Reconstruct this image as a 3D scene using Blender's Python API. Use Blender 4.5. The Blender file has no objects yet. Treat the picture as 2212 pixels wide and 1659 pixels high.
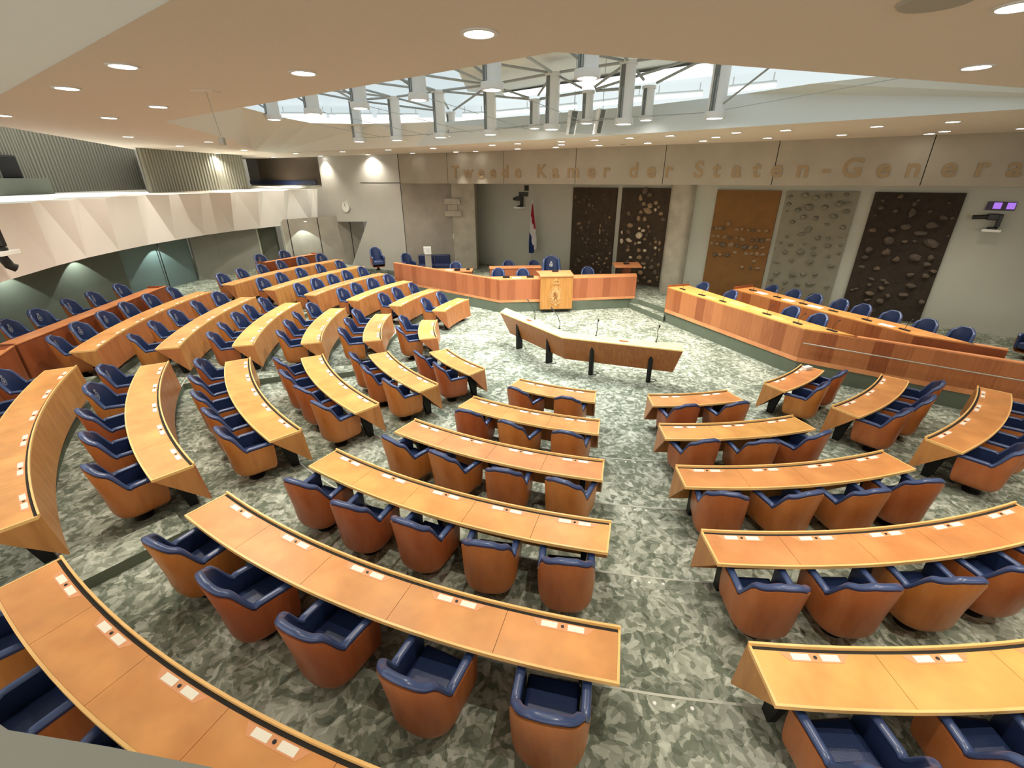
import bpy, bmesh, math, random
from mathutils import Vector, Matrix
random.seed(7)
PI = math.pi
SC = bpy.context.scene
COL = SC.collection

# ------------------------------------------------------------------ camera
HC = 4.84
FPX, PITCH, ROLL = 988.16, 0.424198, -0.003014
cp, sp, cr, sr = math.cos(PITCH), math.sin(PITCH), math.cos(ROLL), math.sin(ROLL)
fw = Vector((0, cp, -sp)); rt = Vector((1, 0, 0)); up = Vector((0, sp, cp))
r2 = cr * rt + sr * up; u2 = -sr * rt + cr * up
cam_d = bpy.data.cameras.new('camera'); cam = bpy.data.objects.new('camera', cam_d); COL.objects.link(cam)
cam_d.sensor_fit = 'HORIZONTAL'; cam_d.sensor_width = 36; cam_d.lens = FPX / 2212 * 36
cam_d.clip_start = 0.05; cam_d.clip_end = 200
cam.matrix_world = Matrix(((r2.x, u2.x, -fw.x, 0), (r2.y, u2.y, -fw.y, 0), (r2.z, u2.z, -fw.z, HC), (0, 0, 0, 1)))
SC.camera = cam

# ------------------------------------------------------------------ world, exposure, large lights
SC.view_settings.view_transform = 'Standard'; SC.view_settings.look = 'None'
SC.view_settings.gamma = 1; SC.view_settings.use_curve_mapping = False
SC.view_settings.exposure = 0.9
wd = bpy.data.worlds.new('world'); SC.world = wd; wd.use_nodes = True
wd.node_tree.nodes['Background'].inputs[0].default_value = (1.0, 0.93, 0.82, 1)
wd.node_tree.nodes['Background'].inputs[1].default_value = 0.9
E_PEND, E_DOWN, E_COVE = 285.0, 158.0, 50.0

def light(name, kind, loc, energy, color=(1, 1, 1), target=None, **kw):
    d = bpy.data.lights.new(name, kind); d.energy = energy; d.color = color
    for k, v in kw.items(): setattr(d, k, v)
    o = bpy.data.objects.new(name, d); COL.objects.link(o); o.location = loc
    if target is not None:
        o.rotation_euler = (Vector(target) - Vector(loc)).to_track_quat('-Z', 'Y').to_euler()
    return o

# ------------------------------------------------------------------ materials
MATS = {}
def new_mat(name):
    m = bpy.data.materials.new(name); m.use_nodes = True; MATS[name] = m
    nt = m.node_tree; return m, nt, nt.nodes['Principled BSDF']
def sock(b, n, v): b.inputs[n].default_value = v
def basic(name, col, rough=0.5, metal=0.0, noise=0.0, scale=8.0, bump=0.0, spec=None, bscale=None):
    m, nt, b = new_mat(name); c4 = (*col, 1)
    sock(b, 'Base Color', c4); sock(b, 'Roughness', rough); sock(b, 'Metallic', metal)
    if spec is not None: sock(b, 'Specular IOR Level', spec)
    if noise or bump:
        tc = nt.nodes.new('ShaderNodeTexCoord'); n = nt.nodes.new('ShaderNodeTexNoise')
        n.inputs['Scale'].default_value = scale; n.inputs['Detail'].default_value = 5
        nt.links.new(tc.outputs['Object'], n.inputs['Vector'])
        if noise:
            r = nt.nodes.new('ShaderNodeValToRGB')
            r.color_ramp.elements[0].position = 0.3; r.color_ramp.elements[1].position = 0.7
            r.color_ramp.elements[0].color = (*[x * (1 - noise) for x in col], 1)
            r.color_ramp.elements[1].color = (*[min(1, x * (1 + noise)) for x in col], 1)
            nt.links.new(n.outputs['Fac'], r.inputs[0]); nt.links.new(r.outputs[0], b.inputs['Base Color'])
        if bump:
            n2 = n
            if bscale:
                n2 = nt.nodes.new('ShaderNodeTexNoise'); n2.inputs['Scale'].default_value = bscale
                nt.links.new(tc.outputs['Object'], n2.inputs['Vector'])
            bp = nt.nodes.new('ShaderNodeBump'); bp.inputs['Strength'].default_value = bump
            bp.inputs['Distance'].default_value = 0.02
            nt.links.new(n2.outputs['Fac'], bp.inputs['Height']); nt.links.new(bp.outputs[0], b.inputs['Normal'])
    return m
def emit(name, col, strength):
    m, nt, b = new_mat(name)
    sock(b, 'Base Color', (0, 0, 0, 1)); sock(b, 'Emission Color', (*col, 1)); sock(b, 'Emission Strength', strength)
    return m
def wood(name, c0, c1, rough=0.32, grain=(2.0, 2.0, 16.0), rnd=0.0, stain=0.0, coat=0.0):
    """two-tone veneer; grain stretched along the axis with the smallest scale; rnd = spread per object"""
    m, nt, b = new_mat(name); N = nt.nodes; L = nt.links
    tc = N.new('ShaderNodeTexCoord'); mp = N.new('ShaderNodeMapping'); mp.inputs['Scale'].default_value = grain
    n = N.new('ShaderNodeTexNoise'); n.inputs['Scale'].default_value = 1.6; n.inputs['Detail'].default_value = 6; n.inputs['Distortion'].default_value = 0.6
    L.new(tc.outputs['Object'], mp.inputs[0]); L.new(mp.outputs[0], n.inputs['Vector'])
    r = N.new('ShaderNodeValToRGB'); r.color_ramp.elements[0].position = 0.32; r.color_ramp.elements[1].position = 0.68
    r.color_ramp.elements[0].color = (*c0, 1); r.color_ramp.elements[1].color = (*c1, 1)
    L.new(n.outputs['Fac'], r.inputs[0]); out = r.outputs[0]
    if stain:
        n2 = N.new('ShaderNodeTexNoise'); n2.inputs['Scale'].default_value = 2.3; n2.inputs['Detail'].default_value = 3
        L.new(tc.outputs['Object'], n2.inputs['Vector'])
        mr = N.new('ShaderNodeMapRange'); mr.inputs[1].default_value = 0.35; mr.inputs[2].default_value = 0.65
        mr.inputs[3].default_value = 1 - stain; mr.inputs[4].default_value = 1.0
        L.new(n2.outputs['Fac'], mr.inputs[0])
        h = N.new('ShaderNodeHueSaturation'); L.new(mr.outputs[0], h.inputs['Value']); L.new(out, h.inputs['Color']); out = h.outputs[0]
    if rnd:
        oi = N.new('ShaderNodeObjectInfo')
        mr = N.new('ShaderNodeMapRange'); mr.inputs[3].default_value = 1 - rnd; mr.inputs[4].default_value = 1 + rnd * 0.6
        L.new(oi.outputs['Random'], mr.inputs[0])
        mh = N.new('ShaderNodeMapRange'); mh.inputs[3].default_value = 0.488; mh.inputs[4].default_value = 0.51
        L.new(oi.outputs['Random'], mh.inputs[0])
        h = N.new('ShaderNodeHueSaturation'); L.new(mr.outputs[0], h.inputs['Value']); L.new(mh.outputs[0], h.inputs['Hue'])
        L.new(out, h.inputs['Color']); out = h.outputs[0]
    L.new(out, b.inputs['Base Color']); sock(b, 'Roughness', rough)
    if coat: sock(b, 'Coat Weight', coat); sock(b, 'Coat Roughness', 0.2)
    return m
def planks(name, c0, c1, width, rough=0.35):
    """vertical veneer boards: one tone per board along local X"""
    m, nt, b = new_mat(name); N = nt.nodes; L = nt.links
    tc = N.new('ShaderNodeTexCoord'); sx = N.new('ShaderNodeSeparateXYZ'); L.new(tc.outputs['Object'], sx.inputs[0])
    d = N.new('ShaderNodeMath'); d.operation = 'DIVIDE'; d.inputs[1].default_value = width; L.new(sx.outputs[0], d.inputs[0])
    f = N.new('ShaderNodeMath'); f.operation = 'FLOOR'; L.new(d.outputs[0], f.inputs[0])
    w = N.new('ShaderNodeTexWhiteNoise'); w.noise_dimensions = '1D'; L.new(f.outputs[0], w.inputs['W'])
    mp = N.new('ShaderNodeMapping'); mp.inputs['Scale'].default_value = (14, 14, 1.2); L.new(tc.outputs['Object'], mp.inputs[0])
    n = N.new('ShaderNodeTexNoise'); n.inputs['Scale'].default_value = 1.5; n.inputs['Detail'].default_value = 5; L.new(mp.outputs[0], n.inputs['Vector'])
    mx = N.new('ShaderNodeMath'); mx.operation = 'MULTIPLY_ADD'; mx.inputs[1].default_value = 0.55; L.new(n.outputs['Fac'], mx.inputs[0]); 
    ms = N.new('ShaderNodeMath'); ms.operation = 'MULTIPLY'; ms.inputs[1].default_value = 0.5; L.new(w.outputs['Value'], ms.inputs[0]); L.new(ms.outputs[0], mx.inputs[2])
    r = N.new('ShaderNodeValToRGB'); r.color_ramp.elements[0].position = 0.2; r.color_ramp.elements[1].position = 0.75
    r.color_ramp.elements[0].color = (*c0, 1); r.color_ramp.elements[1].color = (*c1, 1)
    L.new(mx.outputs[0], r.inputs[0]); L.new(r.outputs[0], b.inputs['Base Color']); sock(b, 'Roughness', rough)
    return m
def carpet():
    m, nt, b = new_mat('carpet'); N = nt.nodes; L = nt.links
    tc = N.new('ShaderNodeTexCoord'); mp = N.new('ShaderNodeMapping'); mp.inputs['Rotation'].default_value = (0, 0, 0.35)
    L.new(tc.outputs['Object'], mp.inputs[0])
    ds = N.new('ShaderNodeTexNoise'); ds.inputs['Scale'].default_value = 3.0; ds.inputs['Detail'].default_value = 3
    L.new(mp.outputs[0], ds.inputs['Vector'])
    ad = N.new('ShaderNodeVectorMath'); ad.operation = 'MULTIPLY_ADD'; ad.inputs[1].default_value = (0.30, 0.30, 0.0)
    L.new(ds.outputs['Color'], ad.inputs[0]); L.new(mp.outputs[0], ad.inputs[2])
    v = N.new('ShaderNodeTexVoronoi'); v.inputs['Scale'].default_value = 10.5; v.feature = 'F1'; L.new(ad.outputs[0], v.inputs['Vector'])
    v2 = N.new('ShaderNodeTexVoronoi'); v2.inputs['Scale'].default_value = 19.0; L.new(ad.outputs[0], v2.inputs['Vector'])
    s1 = N.new('ShaderNodeSeparateColor'); L.new(v.outputs['Color'], s1.inputs[0])
    s2 = N.new('ShaderNodeSeparateColor'); L.new(v2.outputs['Color'], s2.inputs[0])
    n = N.new('ShaderNodeTexNoise'); n.inputs['Scale'].default_value = 1.1; n.inputs['Detail'].default_value = 4; L.new(mp.outputs[0], n.inputs['Vector'])
    a = N.new('ShaderNodeMath'); a.operation = 'MULTIPLY_ADD'; a.inputs[1].default_value = 0.34; L.new(s1.outputs[0], a.inputs[0]); 
    c = N.new('ShaderNodeMath'); c.operation = 'MULTIPLY'; c.inputs[1].default_value = 0.30; L.new(s2.outputs[1], c.inputs[0]); L.new(c.outputs[0], a.inputs[2])
    e = N.new('ShaderNodeMath'); e.operation = 'MULTIPLY_ADD'; e.inputs[1].default_value = 0.6; L.new(n.outputs['Fac'], e.inputs[0]); L.new(a.outputs[0], e.inputs[2])
    r = N.new('ShaderNodeValToRGB'); el = r.color_ramp.elements
    el[0].position = 0.25; el[0].color = (0.085, 0.098, 0.070, 1)
    el[1].position = 1.05; el[1].color = (0.56, 0.58, 0.50, 1)
    x = el.new(0.53); x.color = (0.165, 0.185, 0.140, 1)
    x = el.new(0.74); x.color = (0.34, 0.36, 0.295, 1)
    L.new(e.outputs[0], r.inputs[0]); L.new(r.outputs[0], b.inputs['Base Color']); sock(b, 'Roughness', 0.9); sock(b, 'Specular IOR Level', 0.15)
    return m
carpet()
basic('plinth_green', (0.125, 0.150, 0.105), 0.7, noise=0.08, scale=3)
basic('ceiling_plaster', (0.68, 0.62, 0.54), 0.85, noise=0.02, scale=40)
basic('well_plaster', (0.64, 0.67, 0.64), 0.85)
basic('concrete', (0.33, 0.30, 0.25), 0.8, noise=0.10, scale=1.6, bump=0.15, bscale=26)
basic('concrete_band', (0.35, 0.315, 0.25), 0.8, noise=0.07, scale=1.2, bump=0.12, bscale=30)
basic('pillar_concrete', (0.43, 0.40, 0.32), 0.85, noise=0.16, scale=2.2, bump=0.3, bscale=18)
basic('niche_paint', (0.46, 0.465, 0.395), 0.85, noise=0.03, scale=1.0)
basic('parapet_white', (0.86, 0.85, 0.81), 0.7, noise=0.02, scale=1)
basic('ledge_white', (0.85, 0.84, 0.78), 0.6)
basic('wall_grey', (0.46, 0.45, 0.41), 0.8, noise=0.03, scale=1.5)
basic('wall_green', (0.125, 0.135, 0.105), 0.8, noise=0.04, scale=1.2)
basic('door_teal', (0.16, 0.22, 0.215), 0.6)
basic('padded_grey', (0.27, 0.275, 0.24), 0.85, noise=0.03, scale=2)
basic('corrugated', (0.25, 0.245, 0.20), 0.6)
basic('rail_grey', (0.36, 0.36, 0.32), 0.55)
basic('dark_gap', (0.02, 0.018, 0.015), 0.9)
basic('black_metal', (0.010, 0.010, 0.010), 0.5, spec=0.25)
basic('black_plastic', (0.012, 0.011, 0.011), 0.4)
basic('grey_sensor', (0.045, 0.05, 0.04), 0.5)
basic('steel', (0.55, 0.54, 0.48), 0.3, metal=0.8)
basic('lamp_grey', (0.68, 0.69, 0.67), 0.45)
basic('strut_grey', (0.33, 0.36, 0.36), 0.4, metal=0.2)
basic('slot_dark', (0.15, 0.165, 0.15), 0.5)
basic('white_plastic', (0.78, 0.78, 0.74), 0.4)
basic('paper', (0.80, 0.78, 0.72), 0.8)
basic('name_card', (0.88, 0.82, 0.68), 0.5)
basic('label_wood', (0.74, 0.33, 0.15), 0.4)
basic('leather', (0.021, 0.038, 0.110), 0.36, bump=0.12, scale=120, spec=0.5)
basic('leather_rim', (0.040, 0.066, 0.165), 0.30, spec=0.6)
basic('leather_navy', (0.012, 0.022, 0.075), 0.4)
basic('crest_grey', (0.22, 0.24, 0.29), 0.5)
basic('crest_white', (0.62, 0.64, 0.62), 0.5)
basic('panel_earth', (0.050, 0.034, 0.020), 0.95, noise=0.25, scale=6, bump=0.8, bscale=22)
basic('panel_black', (0.032, 0.022, 0.014), 0.95, noise=0.25, scale=6, bump=0.8, bscale=22)
basic('panel_ochre', (0.20, 0.095, 0.025), 0.9, noise=0.10, scale=3, bump=0.3, bscale=30)
basic('panel_grey', (0.235, 0.22, 0.16), 0.9, noise=0.08, scale=3, bump=0.3, bscale=30)
basic('stone_brown', (0.14, 0.10, 0.065), 0.85, noise=0.3, scale=14, bump=0.4, bscale=30)
basic('stone_tan', (0.31, 0.21, 0.12), 0.85, noise=0.3, scale=14, bump=0.4, bscale=30)
basic('stone_pale', (0.62, 0.52, 0.37), 0.85, noise=0.2, scale=14)
basic('stone_grey', (0.215, 0.20, 0.145), 0.85, noise=0.25, scale=14, bump=0.4, bscale=30)
basic('stone_black', (0.105, 0.078, 0.058), 0.85, noise=0.25, scale=14, bump=0.4, bscale=30)
basic('flag_red', (0.42, 0.012, 0.035), 0.8)
basic('flag_white', (0.78, 0.76, 0.74), 0.8)
basic('flag_blue', (0.012, 0.03, 0.14), 0.8)
basic('gilt_text', (0.30, 0.215, 0.115), 0.6)
basic('clock_face', (0.80, 0.79, 0.74), 0.6)
basic('window_dark', (0.095, 0.075, 0.055), 0.12)
basic('purple_dark', (0.03, 0.008, 0.06), 0.4)
emit('purple_glow', (0.38, 0.16, 0.72), 0.6)
emit('lamp_glow', (1.0, 0.97, 0.90), 9.0)
emit('pendant_glow', (1.0, 1.0, 1.0), 7.0)
emit('strip_glow', (0.95, 1.0, 1.0), 2.2)
emit('skylight_glass', (0.74, 0.86, 0.89), 0.45)
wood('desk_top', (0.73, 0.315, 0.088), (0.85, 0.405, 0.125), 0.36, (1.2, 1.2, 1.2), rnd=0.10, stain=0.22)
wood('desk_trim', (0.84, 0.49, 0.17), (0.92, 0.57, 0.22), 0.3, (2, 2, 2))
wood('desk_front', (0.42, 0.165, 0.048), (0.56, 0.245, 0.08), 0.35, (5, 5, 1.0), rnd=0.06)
wood('chair_shell', (0.37, 0.115, 0.028), (0.47, 0.165, 0.045), 0.33, (5, 5, 0.9), rnd=0.20)
wood('bench_red', (0.235, 0.062, 0.022), (0.33, 0.095, 0.034), 0.35, (2.5, 2.5, 0.7))
wood('rostrum_top', (0.66, 0.25, 0.10), (0.80, 0.34, 0.14), 0.32, (1.5, 1.5, 1.5))
wood('lectern_wood', (0.46, 0.20, 0.045), (0.60, 0.28, 0.075), 0.35, (9, 9, 0.8))
wood('lectern_relief', (0.66, 0.36, 0.13), (0.74, 0.42, 0.17), 0.35, (4, 4, 4))
wood('pale_top', (0.86, 0.68, 0.27), (0.93, 0.76, 0.34), 0.3, (3, 3, 3))
wood('mic_front', (0.27, 0.095, 0.023), (0.37, 0.14, 0.038), 0.35, (9, 9, 0.8))
planks('rostrum_planks', (0.36, 0.105, 0.042), (0.52, 0.175, 0.075), 0.31)
planks('bench_planks', (0.27, 0.068, 0.022), (0.50, 0.185, 0.065), 0.37)
MT = lambda n: MATS[n]

# ------------------------------------------------------------------ mesh builder
class MB:
    def __init__(self): self.v = []; self.f = []; self.mi = []; self.cur = 0
    def add(self, vs, fs):
        o = len(self.v); self.v += [tuple(p) for p in vs]
        for f in fs: self.f.append([i + o for i in f]); self.mi.append(self.cur)
    def box(self, lo, hi, M=None):
        x0, y0, z0 = lo; x1, y1, z1 = hi
        vs = [(x0, y0, z0), (x1, y0, z0), (x1, y1, z0), (x0, y1, z0), (x0, y0, z1), (x1, y0, z1), (x1, y1, z1), (x0, y1, z1)]
        if M is not None: vs = [tuple(M @ Vector(p)) for p in vs]
        self.add(vs, [(3, 2, 1, 0), (4, 5, 6, 7), (0, 1, 5, 4), (1, 2, 6, 5), (2, 3, 7, 6), (3, 0, 4, 7)]); return self
    def loops(self, loops, close_u=True, cap0=True, cap1=True):
        """skin a list of equal-length point loops"""
        n = len(loops[0]); vs = [p for l in loops for p in l]; fs = []
        for i in range(len(loops) - 1):
            for j in range(n if close_u else n - 1):
                k = (j + 1) % n
                fs.append((i * n + j, i * n + k, (i + 1) * n + k, (i + 1) * n + j))
        if cap0: fs.append(tuple(range(n))[::-1])
        if cap1: fs.append(tuple((len(loops) - 1) * n + j for j in range(n)))
        self.add(vs, fs); return self
    def prism(self, poly, z0, z1, M=None):
        lo = [Vector((x, y, z0)) for x, y in poly]; hi = [Vector((x, y, z1)) for x, y in poly]
        if M is not None: lo = [M @ p for p in lo]; hi = [M @ p for p in hi]
        return self.loops([lo, hi])
    def quad(self, *p): self.add(p, [tuple(range(len(p)))]); return self
    def tube(self, path, r, n=8, caps=True, rx=None, upv=None):
        """round (or elliptic: r radial, rx sideways) tube along a path"""
        P = [Vector(p) for p in path]; L = []; rr = r if isinstance(r, (list, tuple)) else [r] * len(P)
        for i, p in enumerate(P):
            t = (P[min(i + 1, len(P) - 1)] - P[max(i - 1, 0)]).normalized()
            a = Vector(upv) if upv is not None else (Vector((0, 0, 1)) if abs(t.z) < 0.9 else Vector((1, 0, 0)))
            s = t.cross(a).normalized(); u = s.cross(t)
            L.append([p + s * ((rx or rr[i]) * math.cos(2 * PI * k / n)) + u * (rr[i] * math.sin(2 * PI * k / n)) for k in range(n)])
        return self.loops(L, True, caps, caps)
    def ring(self, prof, n=28, c=(0, 0, 0)):
        return self.loops([[(c[0] + r * math.cos(2 * PI * k / n), c[1] + r * math.sin(2 * PI * k / n), c[2] + z) for r, z in prof] for k in range(n + 1)], True, False, False)
    def lathe(self, prof, n=24, c=(0, 0, 0)):
        return self.loops([[(c[0] + r * math.cos(2 * PI * k / n), c[1] + r * math.sin(2 * PI * k / n), c[2] + z) for k in range(n)] for r, z in prof])
    def build(self, name, mat, parent=None, loc=None, smooth=40, bevel=0.0, rot=None):
        me = bpy.data.meshes.new(name); me.from_pydata(self.v, [], self.f)
        ms = mat if isinstance(mat, (list, tuple)) else [mat]
        for m in ms: me.materials.append(MATS[m])
        if len(ms) > 1:
            for p, i in zip(me.polygons, self.mi): p.material_index = i
        bm = bmesh.new(); bm.from_mesh(me); bmesh.ops.recalc_face_normals(bm, faces=bm.faces); bm.to_mesh(me); bm.free()
        if smooth:
            for p in me.polygons: p.use_smooth = True
            me.set_sharp_from_angle(angle=math.radians(smooth))
        o = bpy.data.objects.new(name, me); COL.objects.link(o)
        if parent: o.parent = parent
        if loc: o.location = loc
        if rot: o.rotation_euler = rot
        if bevel:
            md = o.modifiers.new('bevel', 'BEVEL'); md.width = bevel; md.segments = 2; md.limit_method = 'ANGLE'
        return o

def tag(o, label=None, cat=None, group=None, kind=None):
    if label: o['label'] = label
    if cat: o['category'] = cat
    if group: o['group'] = group
    if kind: o['kind'] = kind
    return o
def thing(name, label, cat, loc=(0, 0, 0), rz=0.0, group=None):
    o = bpy.data.objects.new(name, None); COL.objects.link(o); o.empty_display_size = 0.2
    o.location = loc; o.rotation_euler = (0, 0, rz)
    return tag(o, label, cat, group)
def copy_tree(o, parent=None):
    c = o.copy(); COL.objects.link(c); c.parent = parent
    for ch in list(o.children): copy_tree(ch, c)
    return c
def struct(o): o['kind'] = 'structure'; return o

CX, CY = 3.0375, 13.8903
def polar(r, a): a = math.radians(a); return Vector((CX + r * math.cos(a), CY + r * math.sin(a), 0))
def arc(r, a0, a1, n, z=0.0):
    return [polar(r, a0 + (a1 - a0) * i / n) + Vector((0, 0, z)) for i in range(n + 1)]
TIER = 0.1435
ORD = ['first', 'second', 'third', 'fourth', 'fifth', 'sixth', 'seventh']
def RF(k): return 5.385 + 1.4965 * k
def RU(k): return RF(k) + 0.495
def smooth01(x): x = max(0, min(1, x)); return x * x * (3 - 2 * x)

# ================================================================== SETTING
# ---- floor: base, six ring tiers, podium, steps
m = MB(); m.quad((-22, -8, 0), (22, -8, 0), (22, 34, 0), (-22, 34, 0)); struct(m.build('floor', 'carpet', smooth=0))
for k in range(1, 7):
    r0 = RF(k) + 0.03 if k < 6 else 14.2
    r1 = RF(k + 1) + 0.03 if k < 5 else (14.2 if k == 5 else 23.5)
    n = 60; z = TIER * k; a0, a1 = 139.5, 317.5
    inn = arc(r0, a0, a1, n); out = arc(r1, a0, a1, n)
    m = MB()
    for i in range(n):
        m.cur = 0; m.quad(inn[i] + Vector((0, 0, z)), inn[i + 1] + Vector((0, 0, z)), out[i + 1] + Vector((0, 0, z)), out[i] + Vector((0, 0, z)))
        m.cur = 1; m.quad(inn[i], inn[i] + Vector((0, 0, z)), inn[i + 1] + Vector((0, 0, z)), inn[i + 1])
    m.cur = 1
    for i in (0, n): m.quad(inn[i], out[i], out[i] + Vector((0, 0, z)), inn[i] + Vector((0, 0, z)))
    t = struct(m.build('floor', ['carpet', 'plinth_green'], smooth=0))
    for ac in ((173.0, 202.6, 232.1) if k == 5 else (173.0, 202.6)):           # the half of each left aisle steps up earlier
        b0, b1 = ac - math.degrees(.52 / r0), ac; q = 4
        ii = arc(r0 - 1.15, b0, b1, q); oo = arc(r0 + .01, b0, b1, q); up_ = Vector((0, 0, z + .0008)); m2 = MB()
        for i in range(q):
            m2.cur = 0; m2.quad(ii[i] + up_, ii[i + 1] + up_, oo[i + 1] + up_, oo[i] + up_)
            m2.cur = 1; m2.quad(ii[i], ii[i] + up_, ii[i + 1] + up_, ii[i + 1])
        for i in (0, q): m2.quad(ii[i], oo[i], oo[i] + up_, ii[i] + up_)
        struct(m2.build('floor', ['carpet', 'plinth_green'], smooth=0))
    # thin pale nosing strip along the edge of the tier, with three little marker studs in each aisle
    m = MB(); nz = []
    for i, p in enumerate(arc(r0 + 0.012, a0, a1, n * 2)):
        q = (p - Vector((CX, CY, 0))).normalized()
        nz.append([p - q * 0.012 + Vector((0, 0, z - 0.004)), p + q * 0.012 + Vector((0, 0, z - 0.004)), p + q * 0.012 + Vector((0, 0, z + 0.004)), p - q * 0.012 + Vector((0, 0, z + 0.004))])
    m.loops(nz); m.build('nosing', 'niche_paint', t)
    if k < 6:
        for ac in (173.1, 202.7, 232.3, 261.9, 291.5):
            for d in (-0.16, 0, 0.16):
                p = polar(r0 + 0.09, ac + math.degrees(d / r0)); MB().lathe([(0.0, 0), (0.018, 0), (0.016, 0.006), (0, 0.007)], 10, (p.x, p.y, z)).build('marker_stud', 'white_plastic', t)
ZP = 0.39
podium = [(-5.49, 21.5), (-0.46, 17.56), (1.09, 17.74), (2.39, 17.83), (4.80, 18.25), (5.05, 18.08), (5.69, 16.72), (5.60, 16.15), (7.52, 11.26), (10.7, 8.85), (14.2, 6.2), (21, 9), (21, 16), (10, 26), (-2, 30), (-6.2, 27)]
def slab(poly, z0, z1, name, top='carpet', side='plinth_green'):
    m = MB(); n = len(poly)
    m.cur = 0; m.quad(*[(x, y, z1) for x, y in poly]); m.cur = 1
    for i in range(n):
        a, b = poly[i], poly[(i + 1) % n]; m.quad((*a, z0), (*b, z0), (*b, z1), (*a, z1))
    return struct(m.build(name, [top, side], smooth=0))
slab(podium, 0, ZP, 'floor')
slab([(4.74, 18.2), (5.52, 16.15), (5.72, 16.7), (5.08, 18.1), (4.9, 18.3)], 0, 0.195, 'floor')

# ---- back wall with its niche, projecting lettered band, pillars
A0 = Vector((2.892, 22.815, 0)); AU = Vector((0.78368, -0.62117, 0)); AN = Vector((-0.62117, -0.78368, 0))   # along, into the room
MW = Matrix(((AU.x, AN.x, 0, A0.x), (AU.y, AN.y, 0, A0.y), (0, 0, 1, 0), (0, 0, 0, 1)))                     # wall frame: x along, y into room
m = MB(); m.box((-7.6, -0.25, 0), (21.5, 0, 4.62), MW); m.box((5.0, 0, ZP), (21.5, 0.02, ZP + 0.09), MW)
struct(m.build('wall_back', 'niche_paint', smooth=0))
B0 = Vector((-2.95, 23.3, 0)); B1 = Vector((13.3, 13.2, 0)); BU = (B1 - B0).normalized(); BN = Vector((BU.y, -BU.x, 0))
MBD = Matrix(((BU.x, BN.x, 0, B0.x), (BU.y, BN.y, 0, B0.y), (0, 0, 1, 0), (0, 0, 0, 1)))
ZB, ZT = 4.585, 5.88
KC = Vector((-5.42, 24.42, 0)); LU = Vector((-0.9, 0.436, 0))
seams = [0.0, 3.08, 6.45, 9.9, 13.42, 17.2, 21.0, 23.5]
m = MB()
for a, b in zip(seams[:-1], seams[1:]): m.box((a + 0.012, -0.35, ZB), (b - 0.012, 0, ZT), MBD)
m.cur = 1; m.box((0.0, -0.34, ZB + 0.01), (23.4, -0.03, ZT), MBD)
m.cur = 0
lp = [KC.xy, B0.xy + Vector((-0.012, 0.005)), Vector((-2.8, 23.75)), KC.xy + Vector((0.2, 0.4))]
m.prism([tuple(p) for p in lp], ZB, ZT)
struct(m.build('wall_band', ['concrete_band', 'dark_gap'], smooth=0))
m = MB(); m.quad(*[(p.x, p.y, ZB + 0.015) for p in (KC + Vector((0.1, 0.2, 0)), B0, MBD @ Vector((23.4, -0.1, 0)), MW @ Vector((21.5, -0.1, 0)), MW @ Vector((-7.6, -0.1, 0)))])
struct(m.build('ceiling', 'niche_paint', smooth=0))
# wall left of the pillar, running back from the corner
m = MB(); m.prism([(-5.42, 24.42), (-2.9, 24.72), (-2.9, 26.4), (-5.2, 25.0)], 0, ZB + 0.01)
struct(m.build('wall_corner', 'concrete', smooth=0))
m = MB(); m.box((-2.99, 24.62, ZP), (-1.83, 26.6, ZB + 0.01))
m.box((-3.35, 24.5, 3.05), (-2.5, 24.75, 3.32)); m.box((-3.35, 24.45, 3.62), (-2.55, 24.75, 3.9)); m.box((-3.2, 24.55, 3.32), (-2.7, 24.72, 3.62))
struct(m.build('pillar', 'pillar_concrete', smooth=0, bevel=0.03))
m = MB(); m.prism([(4.62, 0.0), (4.66, 0.34), (4.8, 0.44), (5.35, 0.44), (5.49, 0.34), (5.53, 0.0)], ZP, ZB + 0.01, MW)
struct(m.build('pillar', 'pillar_concrete', smooth=50))
# small light switch on the pillar's left
m = MB(); m.box((-3.02, 24.66, 1.95), (-2.9, 24.70, 2.2)); tag(m.build('light_switch', 'white_plastic', bevel=0.005), 'small white switch plate on the concrete wall beside the pillar', 'switch')

# ---- left wall: flush upper wall with the clock, cut away below, window opening
def lw(t, z, off=0.0): p = KC + LU * t; return Vector((p.x - 0.436 * off, p.y - 0.9 * off, z))     # off = into the room
m = MB()
poly = [(0, 0.3), (3.95, 0.3), (2.42, 2.74), (6.05, 2.60), (6.05, 4.36), (5.25, 4.40), (5.25, ZT), (0, ZT)]
m.loops([[lw(t, z, 0) for t, z in poly], [lw(t, z, -0.35) for t, z in poly]])
struct(m.build('wall_left', 'wall_grey', smooth=0))
m = MB()   # shadow joints between the precast slabs
m.loops([[lw(0.0, 4.6, .006), lw(2.55, 4.6, .006), lw(2.55, 4.625, .006), lw(0, 4.625, .006)], [lw(0.0, 4.6, -.01), lw(2.55, 4.6, -.01), lw(2.55, 4.625, -.01), lw(0, 4.625, -.01)]])
m.loops([[lw(0, 0.3, .01), lw(0.03, 0.3, .01), lw(0.03, ZT, .01), lw(0, ZT, .01)], [lw(0, 0.3, -.02), lw(0.03, 0.3, -.02), lw(0.03, ZT, -.02), lw(0, ZT, -.02)]])
struct(m.build('trim_1', 'dark_gap', smooth=0))
m = MB()   # window reveal, sill and dark glazing
m.quad(lw(5.25, 4.4), lw(5.25, ZT), lw(5.45, ZT, -.6), lw(5.45, 4.5, -.6)); struct(m.build('trim_2', 'wall_grey', smooth=0))
m = MB(); m.loops([[lw(5.4, 4.5, -.55), lw(11.6, 4.5, -.55), lw(11.6, ZT + .3, -.55), lw(5.4, ZT + .3, -.55)], [lw(5.4, 4.5, -.6), lw(11.6, 4.5, -.6), lw(11.6, ZT + .3, -.6), lw(5.4, ZT + .3, -.6)]])
win = struct(m.build('window_1', 'window_dark', smooth=0))
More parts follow.
